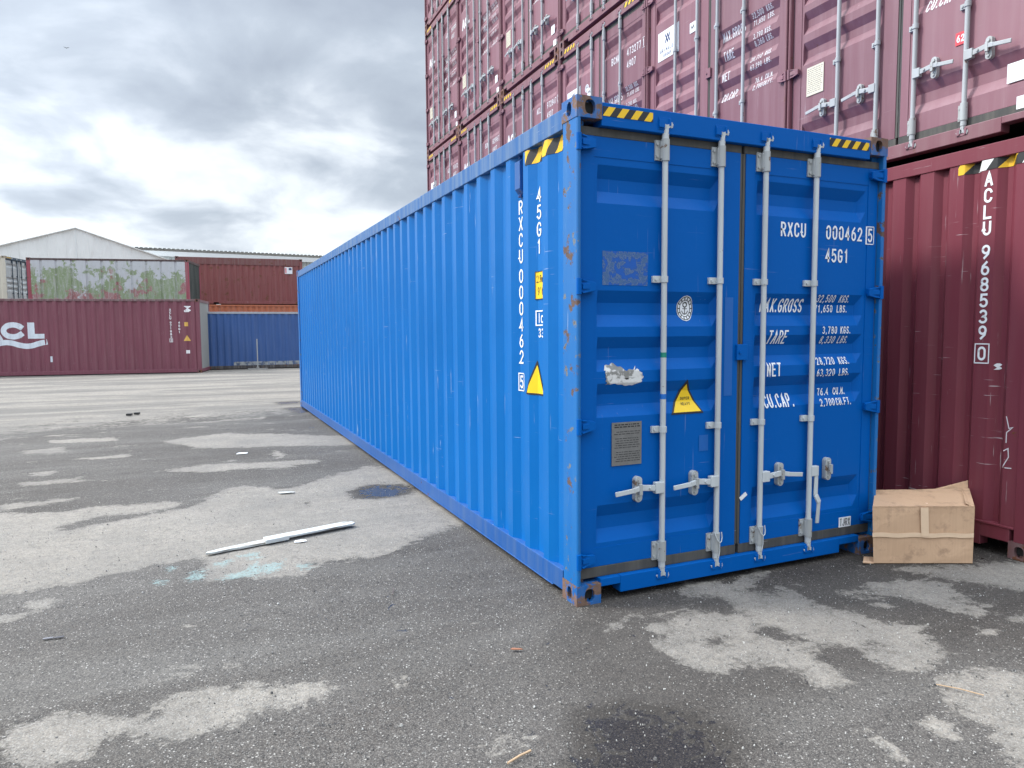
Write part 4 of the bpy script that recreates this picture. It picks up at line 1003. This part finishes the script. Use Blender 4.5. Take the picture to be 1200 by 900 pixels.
# peeling green container, on a plain one hidden behind the maroon
def peelmat():
    m, nt, b = newmat('peeling_green_paint'); oc = ocoord(nt, False)
    s = N(nt, 'ShaderNodeSeparateXYZ'); nt.links.new(oc, s.inputs[0])
    zz = mth(nt, 'DIVIDE', s.outputs[2], 2.3)
    n1 = noise(nt, oc, 1.0, 8, .66); n2 = noise(nt, oc, 2.6, 8, .7)
    g = mixc(nt, n2, (.17,.24,.12), (.27,.33,.20)); pk = mixc(nt, n2, (.24,.085,.09), (.36,.17,.165)); wh = mixc(nt, n2, (.40,.43,.45), (.54,.57,.59))
    col = mixc(nt, ramp(nt, mth(nt, 'ADD', mth(nt, 'ADD', n1, mth(nt, 'MULTIPLY', mth(nt, 'SUBTRACT', .42, zz), .20)), ramp(nt, s.outputs[0], [(.0, .12), (.12, .0)])), [(.53, 0), (.56, 1)]), g, pk)
    col = mixc(nt, ramp(nt, mth(nt, 'ADD', mth(nt, 'ADD', mth(nt, 'MULTIPLY', n2, .45), mth(nt, 'MULTIPLY', noise(nt, ocoord(nt, False, (.8, .8, .5)), 1.0, 6, .6), .55)), mth(nt, 'MULTIPLY', mth(nt, 'SUBTRACT', zz, .60), .24)), [(.525, 0), (.54, 1)]), col, wh)
    veil = noise(nt, ocoord(nt, False, (5, 5, .9)), 1.6, 8, .7)
    col = mixc(nt, ramp(nt, veil, [(.46, 0), (.68, .75)]), col, (.42,.44,.43))
    col = mixc(nt, ramp(nt, noise(nt, oc, 14, 6, .7), [(.56, 0), (.62, .5)]), col, (.45,.46,.46))
    nt.links.new(col, b.inputs['Base Color']); b.inputs['Roughness'].default_value = .75; return m
m5 = dict(wall=peelmat(), side=None, rail=paint('dark_edge', (.06,.035,.035), .7, .3, .2, .3), post=paint('pink_red_post', (.28,.05,.075), .6, .4, .3, .4), end=paint('dark_green_end', (.02,.03,.025), .7), cast=M['mar_cast'])
m5['side'] = m5['wall']
grc = plain_container('shipping_container', m5, 6.50, 2.28, .60, .50, .02, .03)
sup = dict(wall=paint('grey_green_paint', (.12,.15,.14), .6, .3, .3, .3), cast=M['mar_cast'])
GA = -11.5
gx_, gy_ = -8.62, 33.05
put(grc, gx_, gy_, 2.60, GA, 'small old container with peeling green, white and pink paint in front of the tent')
s1 = plain_container('shipping_container', sup, 6.50, 2.59, .279); put(s1, gx_, gy_, 0, GA, 'grey green container carrying the peeling green one')
# cream container, door end turned to the right
mc = dict(wall=paint('cream_paint', (.55,.52,.43), .6, .3, .3, .35), cast=paint('cream_rusty', (.35,.30,.22), .6, .6, .3, .3), gasket=plain('slate_frame', (.05,.075,.10), .6), galv=plain('dark_slate_bar', (.05,.075,.10), .6), haz=M['haz_front'])
mc['door'] = paint('pale_grey_door', (.42,.45,.46), .6, .35, .3, .5); mc['rail2'] = mc['gasket']
crm, _a, _b = door_container('shipping_container', mc)
crm.location = (-9.80, 35.2, 2.60); crm.rotation_euler = (0, 0, R(90-16)); crm.scale = (.98, 1, .87)
tag(crm, 'cream container with slate-framed doors, raised up at the far left edge', 'shipping container')
s2 = plain_container('shipping_container', sup, 12.192, 2.59, .279); put(s2, *along(-9.80, 35.2, -16, -12.19), 0, -16, 'grey green container carrying the cream one')

# ================================================================ tent and shed behind
pvc = newmat('white_canvas'); m, nt, b = pvc
oc = ocoord(nt, False); nt.links.new(mixc(nt, noise(nt, oc, .5, 4, .6), (.66,.67,.66), (.76,.77,.76)), b.inputs['Base Color']); b.inputs['Roughness'].default_value = .6
bump(nt, b, noise(nt, ocoord(nt, False, (1.6, 1.6, .25)), 1.6, 4, .5, .8), .9, .15)
M['pvc'] = m
sheet = paint('pale_ribbed_sheet', (.50,.54,.54), .5, 0, .1, .3)
tent = empty('marquee_tent', (-8.87, 49.4, 0), -.4186+.0)
tag(tent, 'large white canvas tent with a pointed gable behind the containers', 'tent')
HW, EZ, PZ = 6.10, 6.25, 8.28; DL = 20
def gable_grid(mb, nu=24, nv=8):
    # gable cloth: slack fabric, gathered towards the pole
    V = []
    for j in range(nv+1):
        for i in range(nu+1):
            a = -1+2*i/nu; top = EZ+(PZ-EZ)*(1-abs(a)); z = 4.6+(top-4.6)*j/nv
            V.append((a*HW, .04*math.sin(a*23+j*.4)*(1-abs(a))-.05*(1-abs(a)), z))
    mb.add(V, [(j*(nu+1)+i, j*(nu+1)+i+1, (j+1)*(nu+1)+i+1, (j+1)*(nu+1)+i) for j in range(nv) for i in range(nu)], True)
t = MB(); gable_grid(t); t.build('gable', M['pvc'], tent)
t = MB()
for s in (-1, 1):
    V = [(0, -.15, PZ+.03), (s*(HW+.35), -.15, EZ-.09), (s*(HW+.35), DL, EZ-.09), (0, DL, PZ+.03), (0, -.15, PZ-.02), (s*(HW+.35), -.15, EZ-.14), (s*(HW+.35), DL, EZ-.14), (0, DL, PZ-.02)]
    t.add(V, [(0,1,2,3),(4,7,6,5),(0,4,5,1),(1,5,6,2),(2,6,7,3)])
t.build('roof', M['pvc'], tent)
t = MB(); corr_wall(t, -HW+.2, HW-.2, 0, 4.65, lambda y: cside(y, 0, .3, .2, .03, .04, 0), 0, .3, .2, .03, False, place=lambda d, x, z: (x, .05+d, z))
for s in (-1, 1): t.add([(s*HW, .1, 0), (s*HW, DL, 0), (s*HW, DL, EZ), (s*HW, .1, EZ)], [(0,1,2,3)])
t.build('wall', sheet, tent)
t = MB()
for x in (-HW, HW): t.box(x-.07, x+.07, -.06, .03, 0, EZ-.05)
t.cyl((0,-.03,0), (0,-.03,PZ-.1), .03, 8)
t.build('pole', plain('white_pole', (.7,.72,.72), .5), tent)
tent.rotation_euler.z = .1301

shed = empty('warehouse', (-9.5, 60.35, .42), math.atan2(2.0, 18.7)*1.0)
tag(shed, 'long low warehouse with a pale ribbed roof behind the brick red container', 'building')
t = MB(); corr_wall(t, 0, 34, -.42, 7.6, lambda y: cside(y, 0, .33, .2, .03, .05, 0), 0, .33, .2, .03, False, place=lambda d, x, z: (x, d, z)); t.build('wall', sheet, shed)
t = MB(); t.box(-.3, 34.3, -.35, -.1, 7.35, 7.74); t.build('fascia', plain('white_fascia', (.62,.64,.64), .5), shed)
t = MB(); corr_wall(t, -.3, 34.3, 0, 12, lambda y: cside(y, 0, .33, .2, .03, .05, 0), 0, .33, .2, .03, True, place=lambda d, x, s: (x, -.4+s, 7.98+s*.075-d)); t.build('roof', paint('grey_roof_sheet', (.50,.53,.53), .5, 0, .1, .3), shed)
t = MB().cyl((23.6, -.1, 7.9), (23.6, -.1, 8.5), .05, 8); t.build('vent_pipe', M['galv'], shed)

# post on a base in front of the dull blue container
post = empty('marker_post', (.33, 28.75, 0)); tag(post, 'thin metal post on a flat base plate before the dull blue container', 'post')
MB().cyl((0,0,.07), (0,0,1.32), .022, 8).build('pole', M['galv_dull'], post)
MB().box(-.40,.40,-.10,.10,0,.055).cyl((0,0,.065),(0,0,.12),.06,10).build('base', plain('grey_base', (.28,.28,.27), .8), post)

# ================================================================ cardboard box
card, nt, b = newmat('cardboard'); oc = ocoord(nt, False)
fl = noise(nt, ocoord(nt, False, (90, 90, 2)), 1, 3, .6)
cc_ = mixc(nt, noise(nt, oc, 3, 6, .6), (.56,.355,.215), (.64,.43,.275)); cc_ = mixc(nt, mth(nt, 'MULTIPLY', fl, .3), cc_, (.30,.19,.12))
cc_ = mixc(nt, ramp(nt, noise(nt, oc, 7, 7, .7), [(.54, 0), (.66, .6)]), cc_, (.30,.19,.12))
nt.links.new(cc_, b.inputs['Base Color']); b.inputs['Roughness'].default_value = .85; bump(nt, b, mth(nt, 'ADD', mth(nt, 'MULTIPLY', fl, .5), mth(nt, 'MULTIPLY', noise(nt, oc, 5, 4, .5, 1.0), 3)), .6, .006)
tape, nt, b = newmat('packing_tape'); nt.links.new(mixc(nt, noise(nt, ocoord(nt, False), 25, 5, .6), (.66,.47,.31), (.78,.58,.40)), b.inputs['Base Color']); b.inputs['Roughness'].default_value = .35
bang = math.atan2(-.281, .602)
bx_ = empty('cardboard_box', (2.195, -.185, .004), bang)
tag(bx_, 'crushed brown cardboard box with tape, lying on the asphalt against the blue container corner', 'cardboard box')
BW, BH, BD, tk = .665, .385, .40, .006
def panel(o, u_, v_, w_, h_, n_, nu=10, nv=8, amp=.006, seed=0, th=.006, f=None):
    """a slightly buckled card panel with thickness"""
    o = Vector(o); u_ = Vector(u_); v_ = Vector(v_); n_ = Vector(n_); V = []; rg = random.Random(seed); ph = [rg.uniform(0, 6) for _ in range(4)]
    for side in (0, 1):
        for j in range(nv+1):
            for i in range(nu+1):
                a, c = i/nu, j/nv; d = amp*(math.sin(a*5+ph[0])*math.sin(c*3.1+ph[1])+.5*math.sin(a*11+ph[2]))*math.sin(math.pi*a)**.5*math.sin(math.pi*c)**.5 if 0 < a < 1 and 0 < c < 1 else 0
                p = o+u_*w_*a+v_*h_*c+n_*(d-side*th)
                if f: p = Vector(f(p, a, c))
                V.append(p)
    m_ = (nu+1)*(nv+1); fs = []
    for j in range(nv):
        for i in range(nu):
            q = j*(nu+1)+i; fs.append((q, q+1, q+nu+2, q+nu+1)); fs.append((m_+q, m_+q+nu+1, m_+q+nu+2, m_+q+1))
    ring = [i for i in range(nu+1)]+[j*(nu+1)+nu for j in range(1, nv+1)]+[nv*(nu+1)+i for i in range(nu-1, -1, -1)]+[j*(nu+1) for j in range(nv-1, 0, -1)]
    for a, c in zip(ring, ring[1:]+ring[:1]): fs.append((a, m_+a, m_+c, c))
    return V, fs
X, Y, Z = (1,0,0), (0,1,0), (0,0,1)
t = MB()
lean = lambda p, a, c: (p.x-.018*p.z/BH*(1-a), p.y, p.z+.002)
t.add(*panel((0,0,0), X, Z, BW, BH, (0,-1,0), seed=1, f=lean)); t.add(*panel((BW,0.001,0), Y, Z, BD, BH, X, seed=2))
t.add(*panel((BW,BD,0), (-1,0,0), Z, BW, BH, Y, seed=3)); t.add(*panel((0,BD,0), (0,-1,0), Z, BD-.001, BH, (-1,0,0), seed=4, f=lambda p, a, c: (p.x-.018*p.z/BH, p.y, p.z)))
t.build('carton_body', card, bx_)
t = MB()
t.add(*panel((-.016,.002,BH+.004), (1,0,0), (0,1,0), BW+.014, BD*1.0, Z, nu=14, nv=8, amp=.010, seed=7, f=lambda p, a, c: (p.x, p.y, p.z+.006+.02*c*(1-a)+.055*max(0, a-.45)*c+.012*math.sin(a*math.pi)*c)))
t.build('top_flap', card, bx_)
t = MB()
t.add(*panel((BW,.01,BH+.001), (0,1,0), Vector((-.80,0,.35)), BD*.9, .07, X, seed=9, f=lambda p, a, c: (p.x, p.y, p.z+.0+c*.02*a)))
t.add(*panel((BW-.01,BD,BH+.001), (-1,0,0), Vector((0,.35,.93)), .30, .10, (0,1,0), seed=12, f=lambda p, a, c: (p.x, p.y, p.z-.08*c*a)))
t.build('side_flap', card, bx_)
t = MB(); t.add(*panel((.0,-.004,.006), (-.93,-.2,.12), (0,.8,.05), .075, .13, Z, seed=10, amp=.003)); t.build('bottom_flap', card, bx_)
t = MB(); t.add(*panel((-.012,-.0085,.185), (1,0,-.006), (0,0,1), BW+.012, .030, (0,-1,0), nu=24, nv=2, amp=.001, th=.0015, f=lambda p, a, c: (p.x, p.y, p.z+.003*math.sin(a*19))))
t.add(*panel((.315,-.0105,.19), (1,0,0), (-.06,0,1), .052, .197, (0,-1,0), nu=3, nv=8, amp=.001, th=.0012)); t.add(*panel((.302,-.006,.386), (1,0,0), (0,.99,.06), .052, .11, Z, nu=3, nv=4, amp=.001, th=.0012))
t.build('tape', tape, bx_)
t = MB(); t.add(*panel((-.004,-.0075,.188), (1,0,-.006), (0,0,1), BW, .004, (0,-1,0), nu=12, nv=1, amp=.0, th=.0015)); t.build('crease', plain('card_crease', (.2,.13,.09)), bx_)

for ch in kids(bx_):
    for v in ch.data.vertices: v.co.x += .52*v.co.y
# ================================================================ litter
wood, nt, b = newmat('painted_board'); oc = ocoord(nt, False)
nt.links.new(mixc(nt, ramp(nt, noise(nt, ocoord(nt, False, (3, 30, 30)), 1.0, 6, .6), [(.54, 0), (.64, .85)]), (.52,.545,.53), (.15,.12,.09)), b.inputs['Base Color']); b.inputs['Roughness'].default_value = .6
brd = empty('broken_board', (-1.965, 1.955, .006), math.atan2(.315, 1.12)); tag(brd, 'long broken white board lying on the asphalt', 'board')
t = MB(); t.prism([(.0,-.016),(.05,-.034),(.20,-.030),(.23,-.042),(.36,-.044),(.50,-.046),(.50,.036),(.34,.040),(.30,.030),(.10,.024),(.06,.010),(.02,.006)], 2, .004, .020); t.build('splintered_end', wood, brd, .002)
t = MB(); t.prism([(.42,-.050),(.60,-.052),(1.14,-.053),(1.168,-.030),(1.160,.030),(1.10,.050),(.44,.046)], 2, .0205, .036); t.build('plank', wood, brd, .002)
t = MB(); t.box(.42, .60, -.066, -.0525, .010, .040); t.build('cleat', wood, brd, .002)
def bit(name, lab, cat, pts, z, mat, x, y):
    t = MB().prism(pts, 2, 0, z); o = t.build(name, mat, None, .0008); o.location = (x, y, .009); return tag(o, lab, cat)
bit('paint_flake', 'pale flat flake lying beside the broken board', 'flake', [(-.045,-.02),(.0,-.032),(.05,-.022),(.048,.01),(.01,.03),(-.035,.022)], .004, M['paper'], -1.30, 2.0)
bit('paper_scrap', 'small white scrap of paper on the dark asphalt left of the blue container', 'scrap', [(-.07,-.05),(.07,-.04),(.08,.04),(-.04,.05)], .003, M['paper'], -1.488, 6.416)
bit('wood_splinter', 'short grey broken splinter above the white board', 'splinter', [(-.07,.05),(-.05,.0),(.07,-.03),(.09,.0),(0,.04)], .008, wood, -1.215, 3.736)
lf = plain('dry_leaf', (.26,.11,.06), .7); stk2 = plain('dry_stick', (.42,.29,.18), .8)
bit('dry_leaf', 'small curled brown leaf on the asphalt before the near corner', 'leaf', [(-.028,.012),(-.012,.018),(.02,-.002),(.030,-.018),(.010,-.012),(-.018,.0)], .004, lf, -.55, -.368)
def stick(lab, p, q, r_, mat):
    p = Vector(p+(.012,)); q = Vector(q+(.012,)); t = MB().path([Vector((0,0,0)), (q-p)*.5+Vector((.004,.003,.002)), q-p], r_, 6); o = t.build('stick', mat); o.location = p; return tag(o, lab, 'stick')
stick('short pale wooden stick at the bottom edge of the picture', (-.964,-1.214), (-.853,-1.178), .0045, stk2)
stick('thin straw-coloured twig on the light patch at right', (1.01,-1.476), (1.107,-1.625), .0028, stk2)
stick('thin dark twig in front of the long side of the container', (-.93,.62), (-.90,.72), .003, plain('dark_twig', (.12,.09,.08)))
for i, (x, y) in enumerate(((-2.73, .775), (-2.68, .765))):
    o = bit('plastic_scrap', 'flat grey plastic scrap at left, the %s of two' % ('left one' if i == 0 else 'right one'), 'scrap', [(-.024,-.008),(.022,-.010),(.024,.006),(-.02,.008)], .004, plain('grey_plastic', (.15,.15,.17) if i == 0 else (.06,.06,.07)), x, y)
for i, (x, y) in enumerate(((-3.24, 12.0), (-3.12, 12.15))):
    o = bit('stone_lump', 'dark lump on the pale ground far left, the %s of two' % ('left one' if i == 0 else 'right one'), 'stone', [(-.05,-.04),(.04,-.05),(.06,.03),(-.02,.05)], .04, plain('dark_lump', (.03,.03,.03)), x, y)

# loose grit on the yard: thousands of tiny stones
rg = np.random.RandomState(4); NS = 15000
def spots(n):
    out = []
    while len(out) < n:
        r = 1.2+6.5*rg.rand()**1.5; a = yaw+(rg.rand()-.5)*1.45
        x = -1.9484+r*math.sin(a); y = -3.5131+r*math.cos(a)
        if -.01 < x < 2.45 and y > -.01: continue
        out.append((x, y))
    return out
V = []; F = []
for x, y in spots(NS):
    s = .0012+.0028*rg.rand()**3+(.004*rg.rand() if rg.rand() < .05 else 0); n0_ = len(V); a0 = rg.rand()*6.28; k = 5
    jit = .7+.6*rg.rand(k)
    for i in range(k): V.append((x+s*jit[i]*math.cos(a0+i*6.283/k), y+s*jit[i]*math.sin(a0+i*6.283/k), .001))
    for i in range(k): V.append((x+.6*s*jit[i]*math.cos(a0+i*6.283/k), y+.6*s*jit[i]*math.sin(a0+i*6.283/k), .003+s*.9))
    F += [(n0_+i, n0_+(i+1) % k, n0_+k+(i+1) % k, n0_+k+i) for i in range(k)]+[tuple(n0_+k+i for i in range(k))]
me = bpy.data.meshes.new('loose_grit'); me.from_pydata(V, [], F)
m, nt, b = newmat('grit'); v = voro_ = nt.nodes.new('ShaderNodeTexVoronoi'); v.inputs['Scale'].default_value = 60; nt.links.new(ocoord(nt, False), v.inputs['Vector'])
s_ = N(nt, 'ShaderNodeSeparateColor'); nt.links.new(v.outputs['Color'], s_.inputs[0])
nt.links.new(ramp(nt, s_.outputs[0], [(0, (.05,.05,.05)), (.45, (.14,.135,.13)), (.7, (.30,.29,.27)), (1, (.55,.54,.51))]), b.inputs['Base Color']); b.inputs['Roughness'].default_value = .85
me.materials.append(m); o = bpy.data.objects.new('loose_grit', me); C.objects.link(o); tag(o, 'loose grit and tiny stones scattered on the asphalt', 'grit', kind='stuff')

# distant bird
brd_ = empty('bird', (-14.5, 93, 34), 0, (.32,.32,.32)); tag(brd_, 'tiny dark bird gliding in the clouds above the tent', 'bird')
t = MB().prism([(-.9,.22),(-.25,.12),(0,-.05),(.25,.12),(.9,.22),(.3,-.02),(0,-.22),(-.3,-.02)], 1, -.12, .12)
t.build('wings', plain('dark_feathers', (.10,.11,.12)), brd_)
